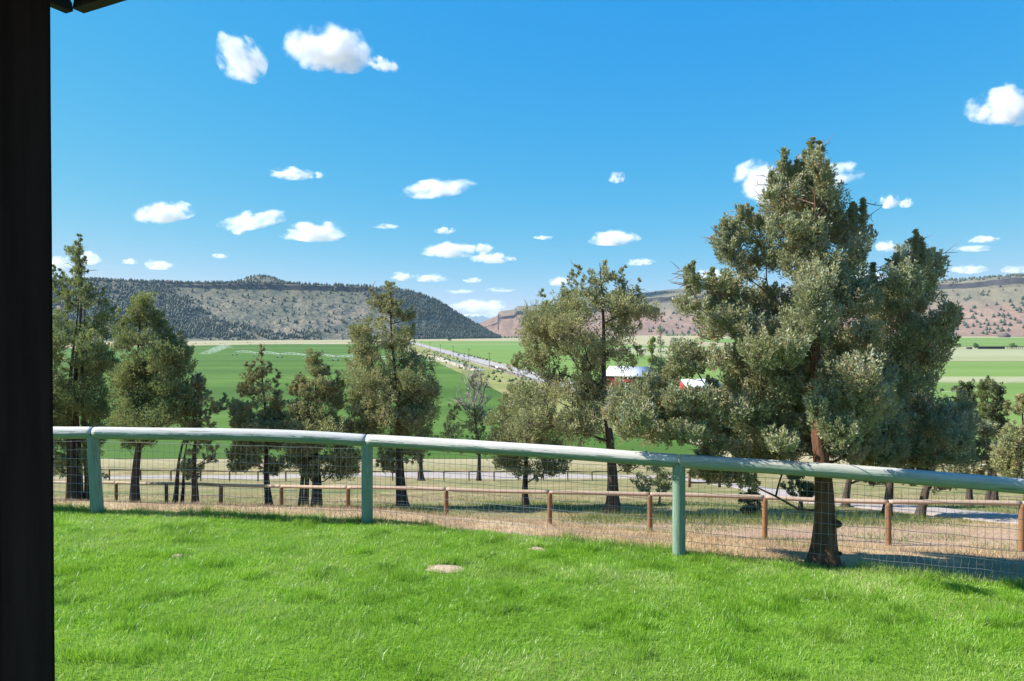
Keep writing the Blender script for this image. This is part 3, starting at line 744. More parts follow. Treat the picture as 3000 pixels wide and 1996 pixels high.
def juniper(name, base, axis, lobes, r_trunk, leaf, n_leaf, mats, label, seed, stems=None, tuft=None, twigs=True, density=None, lean=0.0, group=None, bare=0, flare=1.0, bark='bark_dark', nl=46, up=1.15, slim=0.38, tlen=1.1):
    """base: (x,y,z); axis: list of trunk points (absolute); lobes: (x,y,z,rx,rz) absolute metres"""
    r = np.random.default_rng(seed)
    base = np.asarray(base, float); axis = [np.asarray(a, float) for a in axis]
    t = thing(name, base, label, 'tree', group)
    lob = np.array(lobes, float)
    # --- skeleton
    ax = np.array(axis); seg = np.r_[0, np.cumsum(np.linalg.norm(np.diff(ax, axis=0), axis=1))]
    u = np.linspace(0, seg[-1], 26)
    TP = np.c_[[np.interp(u, seg, ax[:, k]) for k in range(3)]].T
    hgt = TP[-1, 2] - TP[0, 2]
    wob = 0.012 * hgt * np.sin(np.pi * np.linspace(0, 1, 26))
    TP[:, 0] += wob * np.sin(np.linspace(0, 7, 26) + seed); TP[:, 1] += wob * np.cos(np.linspace(0, 6, 26) + seed)
    nodes = [TP[i] for i in range(3, 26)]; par = [-1] + list(range(22)); tn = 23
    if len(lob):
        dist = np.min(np.linalg.norm(lob[:, None, :3] - TP[None], axis=2), axis=1)
        tips = []; L_r = lob[:, 3]; L_med = np.median(L_r)
        for k in np.argsort(dist):
            p = lob[k, :3]; N = np.array(nodes)
            dv = p - N; hd = np.linalg.norm(dv[:, :2], axis=1)
            cost = np.linalg.norm(dv, axis=1) + 1.3 * np.maximum(0, 0.35 * hd - dv[:, 2])
            j = int(np.argmin(cost)); a = N[j]; L = np.linalg.norm(p - a)
            m_ = max(2, min(6, int(L / (0.07 * hgt)) + 1)); pj = j
            for q in range(1, m_ + 1):
                f = q / m_
                c = a + (p - a) * f; c[2] += 0.16 * L * (f * f - f); c += r.normal(size=3) * 0.03 * L * (q < m_)
                nodes.append(c); par.append(pj); pj = len(nodes) - 1
            tips.append((pj, min(1.0, (L_r[k] / L_med) ** 2)))
        cnt = np.zeros(len(nodes))
        for q, wq in tips: cnt[q] += wq
        for q in range(len(nodes) - 1, 0, -1):
            if par[q] >= 0: cnt[par[q]] += cnt[q]
        r0 = r_trunk * 0.13 / max(1.0, (len(lob) / 12.0)) ** 0.45
        rad = np.minimum(r0 * np.power(np.maximum(cnt, 0.08), 0.48), r_trunk * 0.55)
        for q in range(tn, len(nodes)):                     # no limb thicker than what carries it
            if par[q] < tn:
                ft = (par[q] + 3) / 25.0; rad[q] = min(rad[q], max(0.008, 0.70 * r_trunk * (1 - 0.96 * ft ** 0.62)))
            else: rad[q] = min(rad[q], rad[par[q]])
        mb = MB()
        for q in range(tn, len(nodes)):
            a, b = nodes[par[q]], nodes[q]
            ra = min(rad[par[q]], rad[q] * 1.25) if par[q] < tn else rad[par[q]]
            mb.tube(np.array([a, b]) - base, [min(ra, r_trunk * .5), rad[q]], 5, False)
    else:
        mb = MB()
    # --- trunk(s)
    tm = MB()
    def trunk(TP, r0, fl):
        n = 40; uu = np.linspace(0, 25, n); PP = np.c_[[np.interp(uu, np.arange(26), TP[:, k]) for k in range(3)]].T
        f = np.linspace(0, 1, n)
        rad_ = r0 * (1 - 0.96 * f ** 0.62) * 1.12 * (1 + 0.75 * fl * np.exp(-f * 26)); sides = 40
        a = np.linspace(0, 2 * np.pi, sides, endpoint=False)
        A, Fv = np.meshgrid(a, f, indexing='xy')
        rid = 1 + 0.16 * (fbm(np.cos(A) * 3 + seed, np.sin(A) * 3, Fv * 3, 3) - 0.5) * 2 + 0.13 * np.sin(A * 5 + Fv * 6 + seed) * np.exp(-Fv * 6) * fl + 0.05 * np.sin(A * 13 + Fv * 9 + seed * 2 + 3 * vn(A * 2, Fv * 12, 1))
        V = np.stack([PP[:, 0, None] + rad_[:, None] * rid * np.cos(A), PP[:, 1, None] + rad_[:, None] * rid * np.sin(A), np.broadcast_to(PP[:, 2, None], A.shape)], -1)
        i = np.arange(n - 1)[:, None] * sides; j = np.arange(sides)[None]; k = (j + 1) % sides
        tm.add(V.reshape(-1, 3) - base, np.stack([i + j, i + k, i + sides + k, i + sides + j], -1).reshape(-1, 4))
    TPs = TP.copy(); trunk(TPs, r_trunk, flare)
    for (sx0, sy0, sz0, rs) in (stems or []):
        f = np.linspace(0, 1, 26)[:, None]; zz_ = np.linspace(sz0, TP[20, 2], 26)
        T2 = np.c_[np.interp(zz_, TP[:, 2], TP[:, 0]), np.interp(zz_, TP[:, 2], TP[:, 1]), zz_]
        T2[:, :2] += (np.array([sx0, sy0]) - TP[0, :2]) * (1 - 0.7 * f ** 1.3)
        trunk(T2, rs, 0.25)
    tm.build('trunk', M[bark], t, True)
    # --- foliage: separate dense tufts on every lobe, leaves shingled outwards so a tuft has a lit and a shaded side
    if len(lob):
        area = lob[:, 3] * (lob[:, 3] + lob[:, 4])
        nt_ = np.maximum(np.where(lob[:, 3] < 0.55 * np.median(lob[:, 3]), 2, 4), np.round(area / area.sum() * (n_leaf / float(nl)))).astype(int)
        PP, DD, NN_, RR = [], [], [], []
        tuft = tuft or 0.8
        for k, L in enumerate(lob):
            m_ = nt_[k]; rs_ = min(L[3], L[4]) * (1.15 if L[4] > 1.7 * L[3] else 1.0)
            d = r.normal(size=(m_ * 4, 3)); d[:, 2] += 0.2; d /= np.linalg.norm(d, axis=1)[:, None]
            q = r.uniform(0.15, 1.0, m_ * 4) ** 0.55
            c = L[:3] + d * q[:, None] * np.array([L[3], L[3], L[4]])
            sel = []
            for i in range(len(c)):
                if len(sel) >= m_: break
                if not sel or np.min(np.linalg.norm(c[sel] - c[i], axis=1)) > 0.50 * tuft * rs_: sel.append(i)
            p, d = c[sel], d[sel]; m_ = len(sel)
            ax_ = d * np.array([0.9, 0.9, 0.5]) + np.array([0, 0, up]) + 0.22 * r.normal(size=(m_, 3))
            ax_ /= np.linalg.norm(ax_, axis=1)[:, None]
            tl = tlen * tuft * rs_ * r.uniform(0.6, 1.45, m_)
            tone = r.uniform(-0.18, 0.18) + r.normal(size=m_) * 0.12
            if twigs:
                for i in range(0, m_, 2):
                    w0 = 0.0055 * (r_trunk / 0.15) ** 0.5
                    mb.tube(np.array([L[:3] - [0, 0, 0.3 * L[4]], p[i]]) - base, [w0, w0 * 0.5], 3, False)
            f = r.uniform(-0.35, 1.0, (m_, nl))
            prof_ = np.sqrt(np.clip(1 - ((f - 0.15) / 0.9) ** 2, 0.02, 1)) * (1.1 - 0.55 * np.clip(f, 0, 1))
            rr = tl[:, None] * slim * prof_ * r.uniform(0.55, 1.0, (m_, nl))
            rd = r.normal(size=(m_, nl, 3)); rd -= (rd * ax_[:, None]).sum(-1, keepdims=True) * ax_[:, None]
            rd /= np.linalg.norm(rd, axis=2, keepdims=True) + 1e-9
            lp = p[:, None] + ax_[:, None] * (f * tl[:, None])[..., None] + rd * rr[..., None]
            ld = rd * 0.45 + ax_[:, None] * 0.9 + 0.40 * r.normal(size=(m_, nl, 3))
            ld /= np.linalg.norm(ld, axis=2, keepdims=True)
            ln_ = rd + ax_[:, None] * (0.9 * np.clip(f, -0.3, 1))[..., None] + 0.45 * r.normal(size=(m_, nl, 3))
            PP.append(lp.reshape(-1, 3)); DD.append(ld.reshape(-1, 3)); NN_.append(ln_.reshape(-1, 3))
            RR.append(np.clip(r.uniform(0.05, 0.95, (m_, nl)) + tone[:, None], 0, 1).ravel())
        PP, DD, NN_, RR = np.vstack(PP), np.vstack(DD), np.vstack(NN_), np.concatenate(RR)
        n = len(PP); Ls = leaf * r.uniform(0.6, 1.4, n); V, Q = leaves(PP - base, DD, Ls, Ls * r.uniform(0.28, 0.48, n), r, NN_)
        me = np_mesh('crown', V, Q, M[mats], {'rnd': np.repeat(RR, 4)})
        link('crown', me, t)
    # bare dead twigs poking out
    if bare:
        dm = MB()
        NN = np.array(nodes[tn:]) if len(nodes) > tn else np.array(nodes)
        for i in range(bare):
            a = NN[r.integers(len(NN))]; d = a - TP[min(25, int(np.argmin(np.linalg.norm(TP - a, axis=1))))]
            d = d * np.array([1, 1, 0.3]) + r.normal(size=3) * 0.3 * hgt * 0.2; d[2] += 0.02 * hgt; d /= np.linalg.norm(d) + 1e-9
            L = hgt * r.uniform(0.015, 0.055); b = a + d * L * 0.6 + r.normal(size=3) * L * .1; c = a + d * L + r.normal(size=3) * L * 0.2
            w0 = 0.0012 * hgt + 0.002
            dm.tube(np.array([a, b, c]) - base, [w0, w0 * .8, w0 * .4], 3, False)
            dm.tube(np.array([b, b + (d + r.normal(size=3) * .6) * L * .4]) - base, [w0 * .7, w0 * .3], 3, False)
        dm.build('dead_twigs', M['dead'], t)['kind'] = 'stuff'
    if mb.n: mb.build('branches', M['limb'] if bark == 'bark' else M[bark], t, False)['kind'] = 'stuff'
    return t

def outline_lobes(rows, conv, d, n, rfrac, seed, spires=(), cmap=None, rmin=0.14, rmax=0.42, depth=0.8):
    """rows: (y, x_left, x_right) of the crown; conv(x,y)->photo pixel; d: depth of the trunk in metres"""
    r = np.random.default_rng(seed)
    a = np.array(rows, float); L = []
    yy = np.linspace(a[0, 0], a[-1, 0], 200); wd = np.interp(yy, a[:, 0], a[:, 2] - a[:, 1]); cdf = np.cumsum(wd); cdf /= cdf[-1]
    k = 0
    s0 = abs(conv(1, 0)[0] - conv(0, 0)[0]) / F * d          # metres per zoom pixel
    n = int(n * 0.92)
    while k < n:
        y = np.interp(r.random(), cdf, yy); xl, xr = np.interp(y, a[:, 0], a[:, 1]), np.interp(y, a[:, 0], a[:, 2])
        hw = (xr - xl) / 2 * s0; cx = (xl + xr) / 2
        rr = np.clip(hw * rfrac * r.uniform(0.6, 1.4), rmin, rmax) * 1.15
        f = r.uniform(-1, 1); f = np.sign(f) * abs(f) ** 0.7
        lim = max(hw - rr * 0.85, 0.0)
        xo = f * lim; dep = r.uniform(-1, 1) * math.sqrt(max(0, 1 - f * f)) * min(hw, 2.2) * depth
        p = conv(cx, y); w = W(p[0], p[1], d)
        L.append((w[0] + xo * (1 + dep / d) , d + dep, w[2] * (1 + dep / d), rr * 1.25, rr * r.uniform(0.6, 0.95)))
        # keep the picture direction: shift x with depth so the outline holds
        x_, y_, z_, r1, r2 = L[-1]; L[-1] = ((w[0] + xo) * (1 + dep / d), y_, z_, r1, r2); k += 1
    for (x, y0, y1, hw) in spires:                              # narrow upright leaders
        m_ = max(3, int((y1 - y0) / (hw * 0.9)))
        for i in range(m_):
            f = i / (m_ - 1); y = y0 + (y1 - y0) * f; p = conv(x + r.normal() * hw * 0.25, y + hw * 0.5); w = W(p[0], p[1], d)
            q = hw * s0 * (0.45 + 0.75 * f); L.append((w[0], d + r.normal() * 0.05, w[2], q, q * 1.6))
    return L

def gz(x, y): return float(ground_z(x, y))
def on_ground(px, d):                    # stand on the slope at that depth
    x = (px - PX0) / F * d; return np.array([x, d, gz(x, d) - 0.05])
def trunk_axis(base, pts, d, conv):
    out = [base]
    for (x, y) in pts:
        p = conv(x, y); out.append(W(p[0], p[1], d))
    return out

# --- the big juniper just behind the green fence (numbers read from two enlarged views)
z1 = lambda x, y: (1750 + x / 2.1427, 400 + y / 2.1427)
z2 = lambda x, y: (1750 + x / 2.1427, 850 + y / 2.1427)
f_, b_ = -0.66, 0.65
A1 = [(1350,110,25,80,0),(1395,110,15,60,0),(1300,170,25,50,0),(1370,200,50,70,0),(1260,210,18,50,0),(1340,280,90,80,0),(1420,300,55,90,0),(1170,170,28,75,0),(1210,250,20,50,0),(1160,270,50,60,0),(1090,300,18,55,0),(1085,370,35,60,0),(1180,370,80,80,0),(1300,390,90,90,0),(1430,420,90,90,0),(1130,470,80,70,0),(1260,500,100,80,0),(1390,530,110,90,0),(1500,490,40,60,0),(1640,480,25,65,0),(1590,490,22,60,0),(1580,570,60,70,0),(1560,640,80,70,0),(1660,650,60,70,0),(1640,740,60,70,0),(1620,830,50,70,b_),(1540,820,70,60,b_),(1450,640,90,70,0),(1300,630,100,80,0),(1180,610,90,70,0),(1130,560,50,40,0),(920,500,40,50,0),(1010,560,60,50,0),(860,590,50,60,0),(810,620,45,60,0),(790,700,50,50,0),(850,690,60,60,0),(930,650,50,50,0),(800,770,45,45,0),(860,790,60,50,0),(920,840,50,60,0),(970,790,50,40,0),(1040,690,50,60,0),(1060,800,70,60,0),(1150,760,70,60,0),(960,900,50,40,0),(1250,720,80,70,0),(1230,830,90,70,0),(1350,760,80,80,0),(1290,900,70,60,0),
 (1420,830,70,80,f_),(1400,920,80,80,f_),(1500,920,80,70,f_),(1480,1020,110,90,f_),(1340,1040,90,80,f_),(1620,980,90,80,f_),(1720,960,60,50,0),(1560,1100,120,90,f_),(1380,1150,110,80,f_),
 (600,880,40,60,0),(560,920,20,60,0),(640,930,40,60,0),(590,970,50,50,0),(560,1090,60,50,0),(640,1080,50,40,0),(730,960,30,60,0),(780,930,50,50,0),(830,960,60,60,0),(770,1030,70,60,0),(860,1040,80,60,0),(720,1100,60,40,0),(900,1100,80,60,0),(1000,1040,80,60,0),(1080,1000,60,40,0),(1120,1080,80,50,0),(1220,1060,60,60,0),(700,1170,60,60,0),(800,1180,80,60,0),(950,1190,90,70,0),(1080,1200,90,70,0),(1230,1190,90,70,0),
 (2000,680,28,60,0),(1960,760,55,70,0),(2040,770,45,60,0),(2120,800,40,50,0),(1880,800,40,40,0),(1900,880,70,70,0),(2010,880,80,80,0),(2110,900,50,70,0),(1960,980,90,70,0),(2060,1000,70,60,0),(1990,1070,70,40,0),(1850,980,60,60,0),(1800,1060,90,80,b_),(1900,1150,100,80,b_),(1750,1150,90,80,b_),(1990,1220,80,70,b_),(1690,1060,80,70,0),(2210,1110,35,60,0),(2180,1170,60,60,0),(2120,1230,60,50,0),(2250,1170,30,60,0)]
A2 = [(2190,200,50,60,0),(2120,280,60,60,0),(2050,330,80,70,b_),(2180,330,60,70,0),(1940,330,110,90,b_),(2090,430,90,70,b_),(1960,450,110,90,b_),(2060,540,70,60,b_),(1880,560,100,80,b_),(1980,620,80,60,b_),(1700,290,60,50,f_),(1650,340,100,80,f_),(1560,360,80,70,f_),(1620,440,110,80,f_),(1520,520,90,80,f_),(1640,560,110,90,f_),(1750,600,100,80,f_),(1560,650,110,90,f_),(1700,690,110,80,f_),(1450,700,70,70,f_),(1500,780,90,80,f_),(1620,800,120,80,f_),(1760,740,90,80,f_),(1840,680,90,70,0),(1880,780,120,90,b_),(2000,720,100,80,b_),(2080,800,100,70,b_),(1960,880,120,80,b_),(2120,880,90,70,b_),(1800,880,110,80,0),(1650,900,110,80,f_),(1540,900,90,70,f_),(2200,820,70,70,0),(2250,900,90,80,0),(2130,980,110,70,b_),(1980,1000,110,60,b_),(1820,1010,110,60,0),(1700,1010,100,60,0),(2280,960,80,60,0),
 (960,250,90,60,0),(1080,300,100,70,f_),(960,330,80,60,f_),(1020,400,100,80,f_),(1150,420,90,80,f_),(1250,300,90,70,f_),(1330,330,80,70,f_),(1230,400,80,70,f_),(1330,430,70,70,f_),(1060,500,90,70,f_),(1180,530,90,80,0),(900,270,60,50,0),(760,250,60,50,0),(720,180,60,60,0),(850,180,80,60,0),(700,300,50,40,0),(880,400,50,60,0),(860,480,60,60,0),(900,560,70,60,0),(1280,520,80,80,0),(1300,640,80,80,b_),(1180,640,90,80,0),(1060,620,90,70,0),(940,660,80,70,0),(820,640,70,60,0),
 (480,540,60,50,0),(560,525,50,40,0),(470,620,50,50,0),(700,620,45,55,0),(620,505,60,30,0),(540,400,70,60,0),(500,440,50,50,0),(600,450,60,50,0),(680,440,60,50,0),(760,460,60,60,0),(320,600,50,60,0),(400,620,60,50,0),(300,680,70,60,0),(150,660,60,60,0),(230,720,80,60,0),(380,720,90,70,0),(500,700,90,60,0),(620,710,90,60,0),(740,720,80,60,0),(140,740,80,60,0),(110,800,70,60,0),(240,820,100,70,0),(380,820,100,70,0),(520,800,100,70,0),(650,820,90,70,0),(200,900,90,60,0),(330,910,100,60,0),(470,920,100,60,0),(600,920,100,60,0),(720,880,80,70,0),(830,800,90,70,0),(840,900,90,60,0),(960,800,90,80,0),(1080,820,90,80,0),(970,920,100,70,0),(1090,930,100,70,0),(1010,1000,80,50,0),(880,1000,90,50,0),(760,990,80,50,0),(1200,900,80,80,0),(1210,1010,70,60,0),(720,1160,80,50,0),(860,1170,70,50,0),(960,1220,50,50,0),(700,1200,30,40,0),(1340,900,70,70,b_),(1400,1000,60,50,b_),(1480,1000,80,70,f_),(1300,1000,70,60,0),(1560,1040,90,50,0),(1420,1060,50,40,f_),(1300,930,70,70,f_),(1450,880,70,60,f_),(1380,760,60,60,f_),(1390,640,50,50,f_),(1400,540,50,50,f_),(1160,1050,80,45,0),(1040,1060,80,40,0),(900,1050,80,40,0),(700,1045,70,40,0),(1660,1060,90,45,0),(1780,1075,90,45,0),(1900,1080,90,45,b_),(2050,1080,90,45,b_),(2200,1080,80,45,b_),(2290,1060,60,60,b_),(2310,850,60,60,b_),(2300,760,50,50,b_),(1150,980,70,60,f_),(640,1140,60,40,0),(800,1200,40,50,0),(1240,740,90,80,b_),(1330,760,70,70,b_),(1130,700,90,80,b_),(1000,720,80,70,b_),(880,720,80,60,b_),(1260,850,90,80,b_),(1150,860,90,70,b_),(1330,560,80,80,b_),(1420,600,80,80,b_),(1480,420,90,80,b_),(1700,480,90,80,b_),(1750,400,80,80,b_),(1800,560,90,80,b_),(1400,300,80,80,b_),(1850,440,90,80,b_),(1750,820,90,80,b_),(1210,480,80,70,b_),(1000,560,80,60,b_)]
D0 = 7.55; big = []; rr_ = np.random.default_rng(2)
for cv, lst in ((z1, A1), (z2, A2)):
    for (x, y, rx, ry, dep) in lst:
        p = cv(x, y); s0 = D0 / 2.1427 / F
        dep = dep + rr_.uniform(-0.45, 0.45) * (1 if rx > 30 else 0.15)
        dep += 0.46; w = W(p[0], p[1], D0 + dep)
        k_ = 1.0 * (1 + dep / D0)
        big.append((w[0], w[1], w[2], rx * s0 * k_, ry * s0 * k_))
for (x, y0, y1, w_) in [(1350,25,200,22),(1393,45,160,14),(1300,110,200,16),(1172,95,260,20),(1255,165,250,12),(1090,235,340,12),(1210,215,290,12),(1668,405,540,14),(1605,430,540,12),(905,450,540,16),(1020,505,580,14),(800,535,640,14),(860,545,620,12),(600,800,900,18),(560,845,940,12),(725,840,960,14),(2000,605,720,16),(2040,680,760,12),(2140,745,830,14),(1885,750,820,12),(1730,810,950,10),(2215,1060,1160,14),(1400,760,840,14),(1500,420,520,14),(950,470,560,12),(1450,240,330,12),(1480,330,420,12)]:
    nn = max(4, int((y1 - y0) / (w_ * 0.8)))                  # pointed leaders at the ends of the boughs
    for i in range(nn):
        f = i / (nn - 1); p = z1(x + rr_.normal() * 2, y0 + (y1 - y0) * f); w = W(p[0], p[1], D0 + 0.40); q = w_ * 0.62 * (0.25 + 0.75 * f) * D0 / 2.1427 / F
        big.append((w[0], w[1], w[2], q, q * 1.8))
bx = (2412 - PX0) / F * D0
bbase = np.array([bx, D0, gz(bx, D0) - 0.03])
axis = [bbase] + [W(*z2(x, y), D0) for (x, y) in ((1425, 1230), (1420, 1080), (1400, 850), (1390, 500), (1370, 200))] + [W(*z1(x, y), D0) for (x, y) in ((1380, 900), (1372, 600), (1362, 330))]
bigt = juniper('juniper_tree', bbase, axis, big, 0.132, 0.036, 460000, 'jun_big', 'big bushy grey-green juniper standing right behind the green fence', 21, flare=0.75, bark='bark', bare=200, tuft=0.85, nl=84, up=1.5, slim=0.30, tlen=1.35)
# knots on the big trunk
for (dx, dz, rk) in ((-0.17, 0.24, 0.026), (0.17, 0.21, 0.026), (-0.19, 0.10, 0.035), (0.02, 0.12, 0.05), (0.10, 0.07, 0.06), (0.13, 0.55, 0.04)):
    mb = MB(); y_ = -0.10 if abs(dx) < 0.15 else -0.03
    mb.tube(np.array([[dx * 0.6, y_ * 0.5, dz], [dx * 0.9, y_ - 0.03, dz + 0.01], [dx * 1.0, y_ - 0.045, dz + 0.012]]), [rk * 1.5, rk * 0.9, rk * 0.5], 9)
    mb.build('knot', M['bark'], bigt, True)

# --- the junipers beyond the brown fence
zE = lambda x, y: (1400 + x / 1.96, 740 + y / 1.96)
zC = lambda x, y: (940 + x / 2.24, 820 + y / 2.24)
zB = lambda x, y: (560 + x / 2.8, 980 + y / 2.8)
zL = lambda x, y: (140 + x / 1.782, 660 + y / 1.782)
zR = lambda x, y: (2640 + x / 3.92, 1080 + y / 3.92)
LEAF, TR = 0.074, 0.0
# E: centre right
d = 22.0; b0 = on_ground(zE(775, 0)[0], d)
lo = outline_lobes([(110, 660, 760), (200, 570, 890), (280, 450, 950), (340, 320, 1000), (400, 255, 990), (480, 250, 1000), (560, 280, 940), (600, 240, 780), (680, 260, 735), (740, 330, 735), (800, 170, 755), (900, 150, 770), (1000, 120, 795), (1090, 80, 810)],
    zE, d, 190, 0.16, 31, [(700, 45, 260, 42), (565, 65, 190, 24), (540, 110, 150, 18), (840, 80, 240, 30), (490, 180, 290, 26), (375, 228, 345, 22), (915, 160, 270, 26), (1020, 335, 380, 30), (235, 590, 690, 38), (200, 620, 660, 24), (860, 560, 640, 40), (920, 540, 600, 34)], rmin=0.17, rmax=0.36)
lo += outline_lobes([(1180, 780, 1080), (1260, 840, 1090)], zE, d, 12, 0.2, 32, rmax=0.25)
juniper('juniper_tree', b0, trunk_axis(b0, [(765, 1200), (760, 1000), (735, 700), (715, 400), (700, 60)], d, zE), lo, 0.21, LEAF, 100000, 'jun_olive', 'wide many-topped juniper right of centre beyond the brown fence', 33, bare=160, flare=0.7, tuft=0.82)
# D: its smaller neighbour
d = 24.8; b0 = on_ground(zE(275, 0)[0], d)
lo = outline_lobes([(770, 190, 320), (850, 140, 420), (950, 70, 470), (1050, 0, 500), (1150, 40, 520), (1250, 130, 560), (1310, 170, 380)], zE, d, 70, 0.2, 35, [(170, 760, 850, 24)], rmin=0.18, rmax=0.36)
juniper('juniper_tree', b0, trunk_axis(b0, [(272, 1250), (268, 1050), (260, 800)], d, zE), lo, 0.13, LEAF, 46000, 'jun_olive', 'low rounded juniper left of the wide many-topped one', 36, bare=140, flare=0.4, tuft=0.82)
# C: tall central
d = 23.8; b0 = on_ground(zC(537, 0)[0], d)
lo = outline_lobes([(40, 435, 500), (90, 330, 545), (200, 320, 600), (260, 250, 610), (330, 215, 645), (420, 185, 645), (470, 175, 640), (540, 175, 630), (600, 175, 740), (650, 150, 765), (720, 140, 760), (800, 160, 765), (900, 170, 755), (1000, 180, 780), (1080, 310, 750), (1200, 370, 700), (1290, 390, 580)],
    zC, d, 150, 0.17, 41, [(455, 40, 200, 40), (330, 60, 160, 22), (740, 590, 680, 30), (600, 180, 260, 22)], rmin=0.17, rmax=0.36)
juniper('juniper_tree', b0, trunk_axis(b0, [(520, 1200), (500, 950), (485, 700), (470, 400), (460, 60)], d, zC), lo, 0.185, LEAF, 100000, 'jun_olive', 'tall pyramid-shaped juniper left of centre behind the fence', 42, bare=90, flare=0.5, tuft=0.82)
# C2: multi stemmed clump
d = 23.4; b0 = on_ground(zB(1010, 0)[0], d)
st = [(*on_ground(zB(x, 0)[0], d + q), rs) for x, q, rs in ((895, 0.3, 0.09), (938, -0.2, 0.10), (1045, 0.2, 0.13))]
lo = outline_lobes([(130, 1000, 1045), (200, 955, 1060), (300, 885, 1090), (380, 830, 1150), (450, 790, 1220), (520, 790, 1260), (600, 770, 1300), (700, 750, 1330), (800, 750, 1370), (900, 720, 1390), (1000, 740, 1390), (1100, 800, 1390), (1170, 860, 1370)],
    zB, d, 110, 0.18, 44, [(1022, 125, 300, 36), (880, 320, 400, 24), (1130, 265, 330, 16), (835, 385, 470, 26), (1200, 300, 480, 50)], rmin=0.17, rmax=0.36)
juniper('juniper_tree', b0, trunk_axis(b0, [(1010, 1150), (1015, 800), (1022, 140)], d, zB), lo, 0.12, LEAF, 76000, 'jun_olive', 'bushy juniper with several thin dark trunks left of the pyramid-shaped one', 45, stems=st, bare=90, flare=0.3, tuft=0.82)
# B: small spiky
d = 23.6; b0 = on_ground(zB(645, 0)[0], d)
lo = outline_lobes([(250, 530, 630), (350, 440, 645), (430, 405, 685), (500, 405, 740), (560, 310, 760), (650, 300, 770), (720, 300, 770), (800, 310, 790), (900, 300, 790), (1000, 320, 750), (1100, 330, 780), (1170, 490, 740)],
    zB, d, 95, 0.18, 47, [(578, 92, 330, 22), (455, 230, 450, 20), (500, 225, 360, 14), (640, 235, 310, 14), (705, 305, 540, 22), (400, 430, 500, 20), (275, 490, 600, 20)], rmin=0.16, rmax=0.32)
juniper('juniper_tree', b0, trunk_axis(b0, [(625, 1200), (605, 900), (595, 600), (580, 100)], d, zB), lo, 0.12, LEAF, 58000, 'jun_olive', 'small spiky juniper with thin pointed leaders at left', 48, bare=120, flare=0.4, tuft=0.8)
# A2: sparse half dead
d = 22.7; b0 = on_ground(572, d)
st = [(*on_ground(x, d + q), rs) for x, q, rs in ((512, 0.9, 0.10), (533, 1.2, 0.07))]
lo = outline_lobes([(340, 30, 80), (420, 10, 150), (560, 20, 240), (700, -10, 260), (800, -60, 250), (950, -80, 230), (1100, -90, 190), (1180, -80, 130)], zB, d, 48, 0.2, 51, [(60, 330, 520, 18)], rmin=0.14, rmax=0.28)
juniper('juniper_tree', b0, trunk_axis(b0, [(35, 1200), (40, 900), (70, 600), (90, 420)], d, zB), lo, 0.13, LEAF, 15000, 'jun_olive', 'sparse half-dead juniper with bare twigs at left', 52, stems=st, bare=420, flare=0.4, tuft=0.7)
# L: dark green
d = 23.0; b0 = on_ground(zL(453, 0)[0], d)
lo = outline_lobes([(380, 420, 535), (430, 415, 555), (500, 370, 620), (560, 370, 650), (610, 350, 715), (680, 345, 740), (760, 350, 755), (850, 345, 780), (920, 340, 785), (1000, 340, 785), (1060, 345, 770), (1130, 320, 540), (1200, 350, 510)],
    zL, d, 135, 0.17, 54, [(450, 368, 470, 28), (510, 375, 450, 30), (610, 490, 610, 30), (700, 568, 690, 30), (375, 450, 560, 26), (650, 540, 620, 22)], rmin=0.18, rmax=0.38)
juniper('juniper_tree', b0, trunk_axis(b0, [(458, 1250), (470, 1000), (480, 800), (488, 400)], d, zL), lo, 0.16, LEAF, 92000, 'jun_green', 'dark green juniper with rounded tufts, second from the left', 55, bare=70, flare=0.4, tuft=0.9, slim=0.46, up=0.9)
# LL: leftmost tall
d = 24.4; b0 = on_ground(zL(160, 0)[0], d)
st = [(*on_ground(zL(x, 0)[0], d + q), rs) for x, q, rs in ((118, -0.3, 0.17), (212, 0.2, 0.15))]
lo = outline_lobes([(60, 145, 180), (110, 125, 195), (180, 95, 212), (250, 90, 212), (300, 70, 210), (350, 60, 235), (420, 30, 300), (500, 0, 325), (600, -60, 345), (700, -110, 345), (800, -150, 345), (900, -170, 345), (1000, -160, 335), (1060, -140, 325), (1130, -120, 300), (1250, -60, 310), (1320, 10, 290)],
    zL, d, 190, 0.17, 57, [(160, 48, 250, 20), (30, 215, 330, 18), (72, 232, 340, 18), (285, 322, 470, 26), (345, 425, 520, 22)], rmin=0.17, rmax=0.40)
juniper('juniper_tree', b0, trunk_axis(b0, [(160, 1200), (168, 900), (165, 600), (160, 45)], d, zL), lo, 0.15, LEAF, 110000, 'jun_green', 'tallest narrow-topped juniper at far left beside the black post', 58, stems=st, bare=110, flare=0.4, tuft=0.82)
# --- right hand group
def small(px, d, rows, conv, n, leafn, m, lab, seed, spires=(), rt=0.12, top=None, bare=60, rmin=0.14, rmax=0.30):
    b0 = on_ground(px, d)
    lo = outline_lobes(rows, conv, d, n, 0.2, seed, spires, rmin=rmin, rmax=rmax)
    tx, ty = top or ((rows[0][1] + rows[0][2]) / 2, rows[0][0])
    p = conv(tx, ty); tw = W(p[0], p[1], d)
    return juniper('juniper_tree', b0, [b0, b0 + np.array([0.12 * (tw - b0)[0] + 0.03, 0, 0.3 * (tw - b0)[2]]), b0 + np.array([0.5 * (tw - b0)[0], 0, 0.65 * (tw - b0)[2]]), tw], lo, rt, LEAF, leafn, m, lab, seed + 1, bare=bare, flare=0.4, tuft=0.82)
small(2840, 24.6, [(190, 710, 825), (260, 590, 835), (340, 570, 850), (420, 580, 860), (520, 600, 870), (640, 600, 880)], zR, 30, 11000, 'jun_dark', 'dark crooked juniper in front of the green field at right', 61, [(800, 180, 260, 20), (760, 200, 280, 26)])
